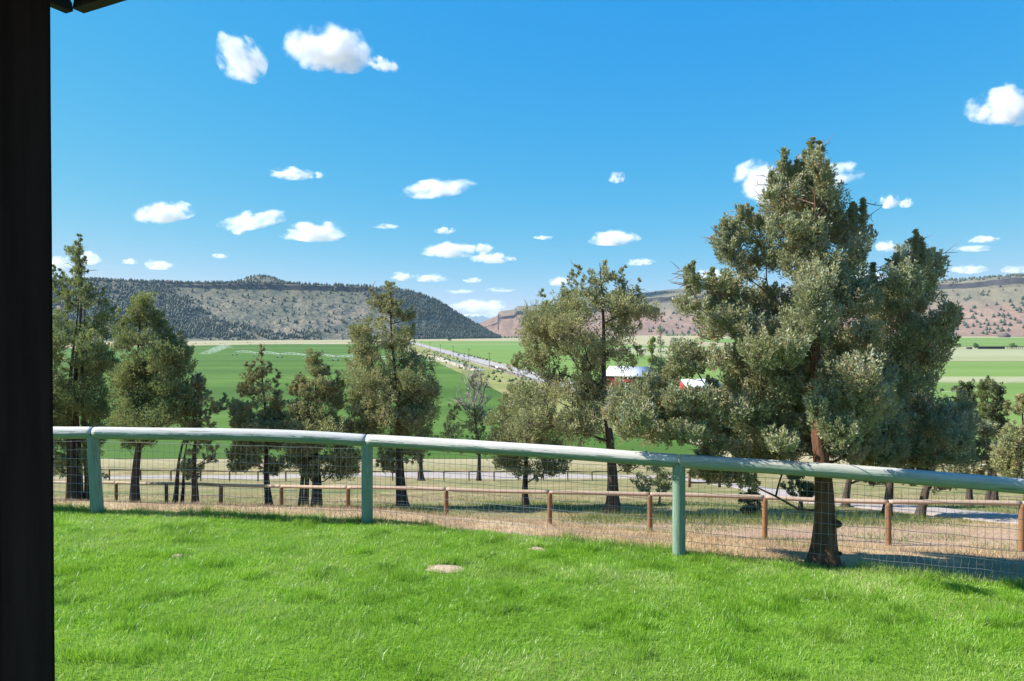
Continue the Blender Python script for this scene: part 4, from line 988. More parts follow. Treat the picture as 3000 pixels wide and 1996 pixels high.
small(2896, 26.5, [(150, 960, 1020), (220, 910, 1040), (300, 900, 1060), (400, 890, 1090), (520, 880, 1100), (650, 880, 1100), (800, 880, 1110)], zR, 40, 13000, 'jun_green', 'slim pointed juniper in front of the green field at right', 63, [(990, 100, 260, 18), (925, 165, 260, 14)])
small(2914, 25.2, [(220, 1085, 1130), (300, 1050, 1165), (400, 1040, 1190), (520, 1040, 1200), (620, 1050, 1200), (740, 1040, 1180)], zR, 36, 11000, 'jun_dark', 'dark juniper just right of the slim pointed one', 65, [(1115, 205, 300, 16)])
small(3010, 19.6, [(360, 1290, 1480), (450, 1260, 1600), (600, 1220, 1700), (750, 1190, 1700), (900, 1060, 1700), (1050, 1060, 1700), (1200, 1090, 1700), (1330, 1180, 1600)], zR, 70, 22000, 'jun_olive', 'olive juniper cut by the right edge of the picture', 67, [(1365, 300, 460, 24), (1220, 370, 470, 26)])
small(2693, 20.8, [(560, 580, 780), (650, 560, 1040), (760, 520, 1060), (880, 560, 1060), (1000, 600, 1050), (1150, 500, 1080), (1300, 200, 900), (1380, 100, 500)], zR, 80, 22000, 'jun_big', 'grey-green juniper behind the right side of the big one', 69, rt=0.15, bare=120)
small(2595, 21.3, [(350, 150, 350), (500, 50, 450), (700, -100, 450), (900, -150, 400), (1150, -200, 380), (1350, -180, 300)], zR, 70, 20000, 'jun_dark', 'shaded dark juniper hidden behind the big one', 71, rt=0.15, bare=120)
small(2476, 24.2, [(500, -450, -250), (700, -550, -150), (950, -600, -100), (1200, -600, -80), (1340, -500, -150)], zR, 50, 14000, 'jun_dark', 'juniper trunk and low boughs behind the big trunk', 73, rt=0.14, bare=80)
zS = lambda x, y: (1750 + x / 3.143, 1330 + y / 3.143)
small(1931, 24.8, [(150, 500, 600), (210, 380, 680), (270, 330, 690), (330, 350, 680), (370, 480, 640)], zS, 16, 5000, 'jun_olive', 'little sapling juniper left of the third green post', 75, rt=0.05, bare=60, rmin=0.10, rmax=0.2)
small(2196, 21.5, [(330, 1380, 1440), (400, 1330, 1490), (470, 1320, 1500), (560, 1340, 1480), (600, 1370, 1460)], zS, 20, 6000, 'jun_dark', 'low dark juniper shrub below the brown rail', 77, rt=0.05, bare=50, rmin=0.10, rmax=0.18)
small(2345, 22.4, [(180, 1780, 1900), (260, 1720, 1960), (340, 1700, 2000), (420, 1800, 1960)], zS, 20, 6000, 'jun_dark', 'thin-trunked juniper left of the big trunk', 79, rt=0.10, bare=80, rmin=0.10, rmax=0.2)
# far yard tree and the half dead snag near the gravel yard
d = 80.0; zC2 = zC
b0 = on_ground(1402, d)
lo = outline_lobes([(830, 850, 900), (880, 830, 1090), (950, 800, 1090), (1030, 780, 1090), (1100, 780, 1080), (1160, 860, 1080)], zC, d, 46, 0.2, 81, rmin=0.4, rmax=0.95)
sn = juniper('snag_tree', b0, trunk_axis(b0, [(1035, 1150), (1025, 950), (1010, 800), (1000, 620)], d, zC), lo, 0.26, 0.19, 7000, 'jun_dark', 'half-dead grey snag with bare upper limbs before the alfalfa field', 82, bare=60, flare=0.4)
r = np.random.default_rng(83); dm = MB()
for (x0, y0, x1, y1) in ((1020, 900, 880, 770), (1015, 830, 950, 680), (1012, 850, 1080, 690), (1005, 720, 960, 640), (1005, 760, 1055, 700), (1020, 880, 1110, 780), (1003, 690, 985, 630), (1022, 930, 1130, 860), (1018, 860, 910, 800), (1012, 800, 1060, 650)):
    a, b = W(*zC(x0, y0), d), W(*zC(x1, y1), d + r.uniform(-1.5, 1.5)); m_ = (a + b) / 2 + r.normal(size=3) * 0.25; m_[2] -= 0.3
    dm.tube(np.array([a, m_, b]) - b0, [0.13, 0.09, 0.035], 5)
    for k in range(9):
        f = r.uniform(0.3, 1); p = a + (b - a) * f; q = p + r.normal(size=3) * 0.7 + np.array([0, 0, 0.5]); dm.tube(np.array([p, (p + q) / 2 + r.normal(size=3) * .12, q]) - b0, [0.05, 0.035, 0.015], 3)
        for j in range(3): s_ = q + r.normal(size=3) * 0.5; dm.tube(np.array([(p + q) / 2, s_]) - b0, [0.028, 0.012], 3)
dm.build('bare_limbs', M['dead'], sn)
b0 = on_ground(1235, 78.0)
lo = outline_lobes([(760, 560, 640), (900, 500, 690), (1050, 480, 720), (1180, 540, 700)], zC, 78.0, 30, 0.22, 85, rmin=0.5, rmax=1.0)
juniper('juniper_tree', b0, [b0, W(*zC(650, 1000), 78.0), W(*zC(600, 760), 78.0)], lo, 0.3, 0.19, 6000, 'jun_dark', 'distant juniper by the far fence, mostly hidden by the pyramid-shaped one', 86, bare=20)
# ------------------------------------------------------------------ porch post and eave
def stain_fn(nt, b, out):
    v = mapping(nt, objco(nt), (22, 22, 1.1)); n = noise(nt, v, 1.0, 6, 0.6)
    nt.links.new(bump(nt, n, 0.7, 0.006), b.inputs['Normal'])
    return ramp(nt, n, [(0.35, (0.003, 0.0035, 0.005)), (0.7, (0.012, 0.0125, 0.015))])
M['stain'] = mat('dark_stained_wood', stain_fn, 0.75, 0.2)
M['concrete'] = mottled('concrete', (0.28, 0.26, 0.24), (0.40, 0.38, 0.35), 8, 0.9, 0.3, 0.01)
PD = 1.9; pcx = (93.0 - PX0) / F * PD
zl = float(lawn_z(pcx, PD)); PWD = 0.123
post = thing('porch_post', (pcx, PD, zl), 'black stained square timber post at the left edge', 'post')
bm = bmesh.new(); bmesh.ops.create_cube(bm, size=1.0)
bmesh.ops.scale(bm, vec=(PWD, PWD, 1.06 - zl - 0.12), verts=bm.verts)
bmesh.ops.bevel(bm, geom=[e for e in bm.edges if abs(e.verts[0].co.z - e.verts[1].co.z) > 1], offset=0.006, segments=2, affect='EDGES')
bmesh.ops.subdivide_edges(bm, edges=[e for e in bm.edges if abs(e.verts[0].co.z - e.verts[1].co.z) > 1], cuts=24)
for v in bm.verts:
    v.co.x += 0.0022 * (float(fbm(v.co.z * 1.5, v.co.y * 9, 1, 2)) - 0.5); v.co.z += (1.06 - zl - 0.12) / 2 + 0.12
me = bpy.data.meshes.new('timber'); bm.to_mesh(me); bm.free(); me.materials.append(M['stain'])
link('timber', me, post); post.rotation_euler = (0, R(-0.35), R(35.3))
MB().box((0, 0, 0.04), (0.26, 0.26, 0.2)).build('footing', M['concrete'], post)
# eave: two fascia boards meeting at the far corner, planked soffit above
EU = np.array([0.905, -0.425, 0]); EV = np.array([-0.425, -0.905, 0])
C0 = np.array([-1.36, 2.14, 1.0])
roof = thing('porch_roof', tuple(C0), 'dark wooden eave corner of the porch at the top left', 'roof')
def board(a, b, h, w, rag=0.0, seed=0):
    r = np.random.default_rng(seed); a, b = np.asarray(a, float), np.asarray(b, float); d = (b - a) / np.linalg.norm(b - a); nrm = np.array([-d[1], d[0], 0])
    n = 9; V = []
    for k in range(n):
        z = h * k / (n - 1); j = r.uniform(-rag, rag) + rag * 1.5 * (k / (n - 1))
        for e, s in ((a, 1), (b, -1)):
            p = e + d * (j if s == 1 else 0) + np.array([0, 0, z])
            V += [p - nrm * w / 2, p + nrm * w / 2]
    q = []
    for k in range(n - 1):
        i = 4 * k
        q += [[i, i + 2, i + 6, i + 4], [i + 1, i + 5, i + 7, i + 3], [i, i + 4, i + 5, i + 1], [i + 2, i + 3, i + 7, i + 6]]
    q += [[0, 1, 3, 2], [4 * n - 4, 4 * n - 2, 4 * n - 1, 4 * n - 3]]
    return MB().add(V, q)
p0 = EU * 0.012 + np.array([0, -0.012, 0])
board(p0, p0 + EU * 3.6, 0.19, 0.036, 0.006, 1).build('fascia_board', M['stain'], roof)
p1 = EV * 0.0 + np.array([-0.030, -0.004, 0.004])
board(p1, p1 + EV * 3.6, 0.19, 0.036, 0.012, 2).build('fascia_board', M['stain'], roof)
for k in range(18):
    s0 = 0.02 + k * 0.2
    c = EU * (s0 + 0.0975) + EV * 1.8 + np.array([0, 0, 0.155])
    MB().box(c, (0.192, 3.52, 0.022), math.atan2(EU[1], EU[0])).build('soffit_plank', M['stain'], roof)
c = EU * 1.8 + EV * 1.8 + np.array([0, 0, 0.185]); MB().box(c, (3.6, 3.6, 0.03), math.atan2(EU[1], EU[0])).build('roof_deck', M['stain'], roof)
c = EU * 1.8 + EV * 0.21 + np.array([0, 0, 0.10]); MB().box(c, (3.5, 0.14, 0.085), math.atan2(EU[1], EU[0])).build('beam', M['stain'], roof)

# ------------------------------------------------------------------ green fence
def paint_fn(worn):
    def fn(nt, b, out):
        g = geo(nt); co = objco(nt)
        N = nd(nt, 'ShaderNodeSeparateXYZ', None, {0: g.outputs['Normal']})
        ax = nd(nt, 'ShaderNodeAttribute', {'attribute_name': 'along'}).outputs['Fac']
        ar = nd(nt, 'ShaderNodeAttribute', {'attribute_name': 'round'}).outputs['Fac']
        v = nd(nt, 'ShaderNodeCombineXYZ', None, {0: ax, 1: ar, 2: 0.0}).outputs[0]
        grain = noise(nt, mapping(nt, v, (3.0, 60.0, 1.0)), 1.0, 6, 0.65)
        flake = noise(nt, mapping(nt, v, (2.2, 16.0, 1.0)), 1.0, 5, 0.6)
        fine = noise(nt, mapping(nt, v, (9.0, 70.0, 1.0)), 1.0, 3, 0.6)
        green = ramp(nt, grain, [(0.3, (0.10, 0.165, 0.115)), (0.55, (0.20, 0.29, 0.215)), (0.8, (0.33, 0.41, 0.33))])
        wood = ramp(nt, grain, [(0.25, (0.30, 0.27, 0.24)), (0.5, (0.60, 0.56, 0.51)), (0.8, (0.74, 0.71, 0.66))])
        up = mth(nt, 'ADD', N.outputs[2], mth(nt, 'MULTIPLY', mth(nt, 'SUBTRACT', flake, 0.5), 1.7))
        up = mth(nt, 'ADD', up, mth(nt, 'MULTIPLY', mth(nt, 'SUBTRACT', fine, 0.5), 0.9))
        if worn == 2: f = framp(nt, up, [(0.02, 0.0), (0.10, 0.95)])
        elif worn == 1: f = framp(nt, up, [(-0.0, 0.12), (0.8, 0.75)])
        else: f = framp(nt, mth(nt, 'ADD', flake, mth(nt, 'MULTIPLY', fine, 0.5)), [(0.86, 0.0), (0.96, 0.8)])
        c = mix(nt, f, green, wood)
        crack = framp(nt, noise(nt, mapping(nt, v, (1.3, 26.0, 1.0), (3, 7, 0)), 1.0, 2, 0.5), [(0.285, 0.85), (0.31, 0.0)])
        c = mix(nt, crack, c, (0.05, 0.05, 0.045))
        nt.links.new(bump(nt, mth(nt, 'ADD', grain, f), 0.9, 0.006), b.inputs['Normal'])
        return c
    return fn
M['rail_worn'] = mat('worn_green_paint', paint_fn(2), 0.8, 0.25)
M['rail_pale'] = mat('faded_green_paint', paint_fn(1), 0.7, 0.3)
M['post_green'] = mat('green_post_paint', paint_fn(0), 0.75, 0.3)
M['galv'] = mat('galvanised_wire', lambda nt, b, o: (b.inputs['Metallic'].__setattr__('default_value', 0.6), (0.36, 0.365, 0.37))[1], 0.45, 0.4)
M['bolt'] = mat('bolt_head', lambda nt, b, o: (b.inputs['Metallic'].__setattr__('default_value', 0.7), (0.6, 0.6, 0.62))[1], 0.4, 0.5)

def log_mesh(name, pts, rad, m, seed, sides=24, amp=0.03, n=64, capr=0.9):
    """round timber along a smooth path with slow bulges; carries lengthwise and round coordinates for the grain"""
    pts = np.asarray(pts, float); s = np.r_[0, np.cumsum(np.linalg.norm(np.diff(pts, axis=0), axis=1))]
    u = np.linspace(0, s[-1], n); P = np.c_[[np.interp(u, s, pts[:, k]) for k in range(3)]].T
    if len(pts) > 2:
        for _ in range(12): P[1:-1] = (P[:-2] + 2 * P[1:-1] + P[2:]) / 4
    t = np.gradient(P, axis=0); t /= np.linalg.norm(t, axis=1)[:, None]
    ref = np.array([0, 0, 1.0]) if abs(t[:, 2]).mean() < 0.7 else np.array([0, 1.0, 0])
    uu = np.cross(t, ref); uu /= np.linalg.norm(uu, axis=1)[:, None]; ww = np.cross(uu, t)
    a = np.linspace(0, 2 * np.pi, sides + 1)
    A, U = np.meshgrid(a, u, indexing='xy')
    rr = np.broadcast_to(np.asarray(rad, float), (n,))[:, None] * (1 + amp * 2 * (fbm(np.cos(A) * 0.9 + seed * 3, np.sin(A) * 0.9, U * 1.1, 3) - 0.5) + amp * 0.5 * 2 * (fbm(np.cos(A) * 5 + seed, np.sin(A) * 5, U * 2.2, 3) - 0.5))
    rr[:, -1] = rr[:, 0]
    ends = np.ones(n); ends[0] = ends[-1] = capr; rr = rr * ends[:, None]
    V = P[:, None] + rr[..., None] * (np.cos(A)[..., None] * uu[:, None] + np.sin(A)[..., None] * ww[:, None])
    k = sides + 1; i = np.arange(n - 1)[:, None] * k; j = np.arange(sides)[None]
    Q = np.stack([i + j, i + k + j, i + k + j + 1, i + j + 1], -1).reshape(-1, 4)
    Vf = V.reshape(-1, 3); al = U.ravel() + seed * 7.3; ro = (A / (2 * np.pi)).ravel()
    c0, c1 = len(Vf), len(Vf) + 1
    Vf = np.vstack([Vf, P[0], P[-1]]); al = np.r_[al, al[0], al[-1]]; ro = np.r_[ro, 0.5, 0.5]
    T = np.array([[c0, q, q + 1] for q in range(sides)] + [[c1, (n - 1) * k + q + 1, (n - 1) * k + q] for q in range(sides)])
    me = np_mesh(name, Vf, [Q, T], m, {'along': al, 'round': ro * 1.0}, True)
    return me
GF = [(-8.95, 8.95, -1.215), (-5.39, 8.81, -1.216), (-1.845, 8.70, -1.296), (1.88, 7.69, -1.369), (5.58, 6.83, -1.50), (9.2, 5.95, -1.62)]   # x, y, rail top z
fence = thing('rail_fence', (1.88, 7.69, float(lawn_z(1.88, 7.69))), 'green wooden fence with thick round top rail and wire mesh by the lawn', 'fence')
org = np.array(fence.location)
RT = 0.078
for k, (x, y, zt) in enumerate(GF):
    zb = float(lawn_z(x, y)) - 0.12
    lean = -0.055 if k == 1 else 0.0
    pts = np.array([[x - lean * 0 + (0.045 if k == 1 else 0), y, zb], [x + lean * 0.4, y, zt - 2 * RT + 0.05]]) - org
    o = link('post', log_mesh('post', pts, 0.0715 if k != 1 else np.linspace(0.078, 0.069, 64), M['post_green'], k + 11, 24, 0.03, 64, 0.93), fence)
for k in range(5):
    a, b = np.array(GF[k]), np.array(GF[k + 1]); d = (b - a) / np.linalg.norm(b - a)
    hump = [0.0, 0.035, 0.012, 0.02, 0.0][k]
    pts = [a + d * 0.004]
    for f in (0.2, 0.4, 0.6, 0.8):
        p = a + (b - a) * f; p[2] += hump * math.sin(math.pi * f) * (1 if k != 1 else (0.3 + f)); pts.append(p)
    pts.append(b - d * 0.004)
    pts = np.array(pts) - np.array([0, 0, RT]) - org
    m = M['rail_pale'] if k >= 3 else M['rail_worn']
    link('rail', log_mesh('rail', pts, np.linspace(1, 1, 64) * RT, m, k + 2, 26, 0.035, 64, 0.95), fence)
    for e, s in ((a, 1), (b, -1)):
        if abs(e[0]) > 6.5: continue
        mb = MB(); c = e + d * s * 0.055 - org + np.array([0.0, -0.01, -0.006]); mb.tube([c, c + np.array([0, 0, 0.012])], [0.010, 0.008], 8); mb.build('bolt', M['bolt'], fence)
# welded wire mesh on the far side of the posts, one part for each bay
rw = np.random.default_rng(5)
for k in range(5):
    a, b = np.array(GF[k]), np.array(GF[k + 1]); L = np.linalg.norm(b[:2] - a[:2]); nrm = np.array([-(b - a)[1], (b - a)[0]]) / L
    if nrm[1] < 0: nrm = -nrm
    mb = MB(); NH = 9
    bend = 0.5 if k in (2, 3) else 0.15
    def wp(f, g):                     # f along, g 0 bottom .. 1 top
        x, y, zt = a + (b - a) * f
        gz_ = float(lawn_z(x, y)) + 0.015
        return np.array([x + nrm[0] * 0.074, y + nrm[1] * 0.074, gz_ + (zt - 0.20 - gz_) * g])
    def bulge(f, g):
        q = bend * (1 - g) ** 3
        return np.array([0.02 * q * math.sin(g * 37 + f * 90) + 0.012 * q * math.sin(g * 71 + f * 33), 0.045 * q * math.sin(f * 17 + g * 5), 0])
    for h in range(NH):
        g = h / (NH - 1); ff = np.linspace(0.0, 1.0, 41)
        pts = np.array([wp(f, g) + bulge(f, g) + np.array([0, 0, 0.004 * math.sin(f * 40 + h)]) for f in ff]) - org
        mb.tube(pts, 0.0023, 4, False)
    nv = int(L / 0.0715)
    for v in range(1, nv):
        f = v / nv; pts = np.array([wp(f, g) + bulge(f, g) for g in np.linspace(0, 1, 15)]) - org + np.array([0, 0.002, 0])
        mb.tube(pts, 0.0018, 3, False)
    o = mb.build('wire_mesh', M['galv'], fence); o['kind'] = 'stuff'

# ------------------------------------------------------------------ brown fence further down
def wood_mat(name, a, b_, c_):
    def fn(nt, b, out):
        ax = attr(nt, 'along'); ar = attr(nt, 'round')
        v = nd(nt, 'ShaderNodeCombineXYZ', None, {0: ax, 1: ar, 2: 0.0}).outputs[0]
        g = noise(nt, mapping(nt, v, (3.0, 40.0, 1.0)), 1.0, 6, 0.65); n2 = noise(nt, v, 1.5, 3)
        nt.links.new(bump(nt, g, 0.6, 0.004), b.inputs['Normal'])
        return mix(nt, framp(nt, n2, [(0.4, 0), (0.7, 0.6)]), ramp(nt, g, [(0.3, a), (0.7, b_)]), c_)
    return mat(name, fn, 0.85, 0.2)
M['brown_post'] = wood_mat('brown_post_wood', (0.15, 0.075, 0.035), (0.30, 0.165, 0.085), (0.24, 0.13, 0.07))
M['brown_rail'] = wood_mat('brown_rail_wood', (0.27, 0.18, 0.12), (0.48, 0.36, 0.27), (0.42, 0.33, 0.26))
BF = [(-30.5, 38, None), (-27.6, 35.5, None), (-24.6, 33, None), (-21.6, 30.6, None), (-18.6, 28.8, None), (-15.6, 26.9, None), (-12.65, 25.0, None), (-9.77, 22.9, None), (-7.2, 21.4, None), (-4.7, 19.6, None), (-1.76, 18.3, None), (0.96, 17.4, None), (3.38, 16.7, None), (5.92, 16.0, None), (8.1, 14.9, None), (10.6, 14.2, None), (13.1, 13.5, None)]
BF = [(x, y, gz(x, y)) for x, y, _ in BF]
tops = [z + 1.05 for _, _, z in BF]
px_rail = {10: (1308, 1428), 11: (1610, 1436), 12: (1905, 1442), 13: (2240, 1451), 14: (2603, 1464), 9: (1019, 1423), 8: (825, 1420), 7: (647, 1417), 6: (488, 1413)}
for k, (px, py) in px_rail.items():
    x = (px - PX0) / F * BF[k][1]; BF[k] = (x, BF[k][1], gz(x, BF[k][1])); tops[k] = (PY0 - py) / F * BF[k][1]
for k in range(6): tops[k] = (PY0 - 1410.0) / F * BF[k][1]
brown = thing('post_and_rail_fence', (BF[12][0], BF[12][1], BF[12][2]), 'brown round-pole fence crossing the slope beyond the green fence', 'fence')
ob = np.array(brown.location)
for k, (x, y, z) in enumerate(BF):
    link('post', log_mesh('post', np.array([[x, y, z - 0.2], [x + 0.01 * math.sin(k * 3), y, tops[k] - 0.06]]) - ob, 0.062, M['brown_post'], k + 31, 12, 0.04, 16), brown)
for k in range(len(BF) - 1):
    a = np.array([BF[k][0], BF[k][1], tops[k]]); b = np.array([BF[k + 1][0], BF[k + 1][1], tops[k + 1]]); d_ = (b - a) / np.linalg.norm(b - a)
    mid = (a + b) / 2 + np.array([0, 0, 0.02 * math.sin(k * 2.3)])
    link('rail', log_mesh('rail', np.array([a + d_ * 0.004, mid, b - d_ * 0.004]) - np.array([0, 0, 0.052]) - ob, 0.052, M['brown_rail'], k + 51, 12, 0.04, 24), brown)
    if 5 <= k <= 14:
        mb = MB(); L = np.linalg.norm(b - a)
        for h in range(7):
            g = h / 6.0; za, zb = BF[k][2] + 0.03, BF[k + 1][2] + 0.03
            mb.tube(np.array([[a[0], a[1] + 0.07, za + (a[2] - 0.12 - za) * g], [(a[0] + b[0]) / 2, (a[1] + b[1]) / 2 + 0.07, (za + zb) / 2 + ((a[2] + b[2]) / 2 - 0.12 - (za + zb) / 2) * g - 0.01], [b[0], b[1] + 0.07, zb + (b[2] - 0.12 - zb) * g]]) - ob, 0.0015, 3, False)
        nv = int(L / 0.15)
        for v in range(1, nv):
            f = v / nv; p = a + (b - a) * f; zg = BF[k][2] + (BF[k + 1][2] - BF[k][2]) * f
            mb.tube(np.array([[p[0], p[1] + 0.072, zg], [p[0], p[1] + 0.072, p[2] - 0.12]]) - ob, 0.0013, 3, False)
        o = mb.build('wire_mesh', M['galv'], brown); o['kind'] = 'stuff'

# far thin brown fence beside the gravel yard
FF = [(x, 76.0 + 0.10 * x - 0.002 * x * x) for x in np.arange(-46, 13, 2.75)]
FF = [(x, y, gz(x, y)) for x, y in FF]
far = thing('post_and_rail_fence', FF[12], 'thin distant brown fence beside the gravel yard', 'fence'); of = np.array(far.location)
for k, (x, y, z) in enumerate(FF):
    MB().tube(np.array([[x, y, z - 0.2], [x, y, z + 1.0]]) - of, 0.075, 6).build('post', M['far_wood'] if 'far_wood' in M else M.setdefault('far_wood', mottled('weathered_fence_wood', (0.10, 0.065, 0.04), (0.18, 0.12, 0.08), 3)), far)
for k in range(len(FF) - 1):
    a, b = np.array(FF[k]) + [0, 0, 1.05], np.array(FF[k + 1]) + [0, 0, 1.05]
    MB().tube(np.array([a, b]) - of, 0.065, 6).build('rail', M['far_wood'], far)
# little wooden rail fence by the drive (two rails, three posts)
zz = [(2020, 1418), (2108, 1428), (2170, 1424)]
gpts = []
for px, py in zz:
    d = 48.0; x = (px - PX0) / F * d; gpts.append(np.array([x, d, gz(x, d)]))
gate = thing('rail_fence', gpts[0], 'short two-rail wooden fence beside the driveway', 'fence'); og = np.array(gate.location)
for p in gpts: MB().box(p - og + np.array([0, 0, 0.55]), (0.16, 0.16, 1.3)).build('post', M['far_wood'], gate)
for k in range(2):
    for h in (0.35, 0.95):
        a, b = gpts[k] + [0, -0.1, h], gpts[k + 1] + [0, -0.1, h]; MB().tube(np.array([a, b]) - og, 0.06, 6).build('rail', M['far_wood'], gate)
# flat pale stone by the brown fence
mb = MB(); n = 12; a = np.linspace(0, 2 * np.pi, n, endpoint=False); rr = 0.16 * (1 + 0.25 * np.sin(a * 3 + 1)); V = np.vstack([np.c_[rr * 1.4 * np.cos(a), rr * np.sin(a), 0 * a - 0.05], np.c_[rr * 1.4 * np.cos(a), rr * np.sin(a), 0 * a + 0.05], np.c_[rr * 1.1 * np.cos(a), rr * 0.75 * np.sin(a), 0 * a + 0.075]])
i = np.arange(n); i2 = (i + 1) % n
mb.add(V, np.vstack([np.c_[i, i2, n + i2, n + i], np.c_[n + i, n + i2, 2 * n + i2, 2 * n + i]]), [[2 * n, 2 * n + k, 2 * n + k + 1] for k in range(1, n - 1)])
x, y = (1607 - PX0) / F * 16.9, 16.9
tag(mb.build('stone', mottled('pale_stone', (0.55, 0.53, 0.5), (0.7, 0.68, 0.65), 9), None, False, (x, y, gz(x, y))), 'flat pale stone at the foot of a brown post', 'stone')

# ------------------------------------------------------------------ grass
def blades(P, H, Wd, lean, r, bend=0.5):
    n = len(P); a = r.uniform(0, 2 * np.pi, n); s = np.c_[np.cos(a), np.sin(a), 0 * a]
    t = P + np.c_[lean[:, 0] * H, lean[:, 1] * H, H * (1 - 0.25 * np.hypot(lean[:, 0], lean[:, 1]))]
    V = np.stack([P - s * (Wd * 0.5)[:, None], P + s * (Wd * 0.5)[:, None], t], 1).reshape(-1, 3)
    return V, [np.arange(3 * n).reshape(-1, 3)]
M['grass'] = leafy('lawn_grass', [(0, (0.085, 0.21, 0.012)), (0.4, (0.21, 0.43, 0.026)), (0.75, (0.34, 0.57, 0.055)), (0.93, (0.46, 0.58, 0.16)), (1, (0.60, 0.56, 0.30))], 0.45, (0.30, 0.52, 0.04), 1.1, (0.26, 0.40, 0.06))
r = np.random.default_rng(101)
for n_ in M['grass'].node_tree.nodes:
    if n_.type == 'BSDF_PRINCIPLED': n_.inputs['Roughness'].default_value = 0.38; n_.inputs['Specular IOR Level'].default_value = 0.5
N = 620000
y = np.sqrt(r.uniform(4.0 ** 2, 9.3 ** 2, N)); x = r.uniform(-1, 1, N) * (0.80 * y + 0.5)
ok = (y < lawn_edge(x) + 0.02) & (x > -0.80 * y)
for (px_, py_, a, b_, _) in PATCH: ok &= (((x - px_) / a) ** 2 + ((y - py_) / b_) ** 2 + 1.1 * (vn(x * 22, y * 22) - 0.5) + 0.5 * (r.random(N) - 0.5)) > 0.85
x, y = x[ok], y[ok]; n = len(x)
cl = fbm(x * 2.3, y * 2.3, 0, 3); tuf = sstep(0.60, 0.74, fbm(x * 3.1 + 40, y * 4.0, 3, 3))
fine = vn(x * 14, y * 14, 2)
H = 0.022 + 0.022 * cl + 0.018 * fine + 0.045 * tuf
for (px_, py_, a, b_, _) in PATCH:                     # longer grass behind each bare patch
    q = np.exp(-(((x - px_ + 0.1 * a) / (a * 1.1)) ** 2 + ((y - py_ - b_ * 1.3) / (b_ * 0.75)) ** 2)); H += 0.075 * q
ed = np.exp(-((y - lawn_edge(x)) / 0.10) ** 2) * sstep(0.4, 0.6, fbm(x * 2.0, y * 0 + 8, 0, 3)); H += 0.07 * ed
H *= r.uniform(0.6, 1.35, n)
la = fbm(x * 1.2 + 7, y * 1.2, 5, 3) * 12.0 + 0.9 * (vn(x * 6, y * 6, 8) - 0.5) * 6
lm = 0.12 + 0.30 * r.random(n)
lean = np.c_[np.cos(la) * lm + 0.38 * r.normal(size=n), np.sin(la) * lm + 0.38 * r.normal(size=n)]
rn = np.clip(0.75 * r.random(n) + 1.1 * (fbm(x * 0.9, y * 1.6, 9, 4) - 0.5) + 0.20 - 0.25 * tuf + np.where(r.random(n) < 0.03, 0.35, 0), 0, 1)
P = np.c_[x, y, lawn_z(x, y) - 0.004]
V, Fc = blades(P, H, r.uniform(0.0040, 0.0072, n), lean, r)
tag(link('lawn_grass', np_mesh('lawn_grass', V, Fc, M['grass'], {'rnd': np.repeat(rn, 3)})), 'short bright green lawn grass', None, None, 'stuff')

M['dry_grass'] = leafy('dry_grass', [(0, (0.30, 0.19, 0.11)), (0.5, (0.50, 0.36, 0.21)), (1, (0.66, 0.52, 0.33))], 0.25, (0.5, 0.38, 0.2), 0.35, (0.42, 0.27, 0.20))
M['weed'] = leafy('green_weeds', [(0, (0.075, 0.11, 0.03)), (0.5, (0.15, 0.20, 0.05)), (1, (0.30, 0.31, 0.11))], 0.3, (0.25, 0.32, 0.05))
N = 260000
y = np.exp(r.uniform(np.log(6.0), np.log(34), N)); x = r.uniform(-1, 1, N) * (0.82 * y + 1.0)
ok = (y > lawn_edge(x) + 0.05); x, y = x[ok], y[ok]; n = len(x)
def drive_dist(x, y):
    D = np.array([(19, 17.5), (16.5, 19.2), (14.6, 21), (13.3, 24), (12.8, 28), (13.5, 33)]); q = np.full(len(x), 9e9)
    for a, b in zip(D[:-1], D[1:]):
        t = np.clip(((x - a[0]) * (b - a)[0] + (y - a[1]) * (b - a)[1]) / ((b - a) ** 2).sum(), 0, 1); q = np.minimum(q, np.hypot(x - a[0] - t * (b - a)[0], y - a[1] - t * (b - a)[1]))
    return q
ok = drive_dist(x, y) > 1.5; x, y = x[ok], y[ok]; n = len(x)
gm = 0.9 * sstep(17.5, 19.5, y) * sstep(30, 25, y) * sstep(0.40, 0.60, fbm(x * 0.33, y * 0.5, 4, 3)) + 0.45 * sstep(0.56, 0.68, fbm(x * 0.5, y * 0.9, 14, 3))
tall = sstep(18.4, 19.2, y) * sstep(21.6, 20.6, y) * sstep(1.0, 2.5, x) * sstep(13.0, 11.5, x)   # rank grass in a band under the trees
gm = np.maximum(gm, tall * 0.92)
gr = r.random(n) < gm
keep = r.random(n) < np.where(gr, 1.0, 0.35 + 0.65 * sstep(0.35, 0.65, fbm(x * 0.9, y * 0.9, 6, 3)))
bare = sstep(9.0, 12.5, y) * sstep(15.5, 13.5, y) * sstep(-3, 1, x)
keep &= r.random(n) > 0.45 * bare
x, y, gr, tall = x[keep], y[keep], gr[keep], tall[keep]; n = len(x)
H = np.where(gr, 0.07 + 0.10 * vn(x * 1.5, y * 1.5, 3) + 0.16 * tall, 0.035 + 0.09 * fbm(x * 0.8, y * 0.8, 2, 3) ** 1.5) * r.uniform(0.5, 1.4, n)
lean = r.normal(size=(n, 2)) * 0.42
P = np.c_[x, y, ground_z(x, y) - 0.01]; Wd = np.clip(0.0009 * y, 0.006, 0.022) * r.uniform(0.6, 1.1, n); rn = np.clip(r.random(n) * 0.7 + 0.3 * fbm(x * 0.6, y * 0.6, 11, 3), 0, 1)
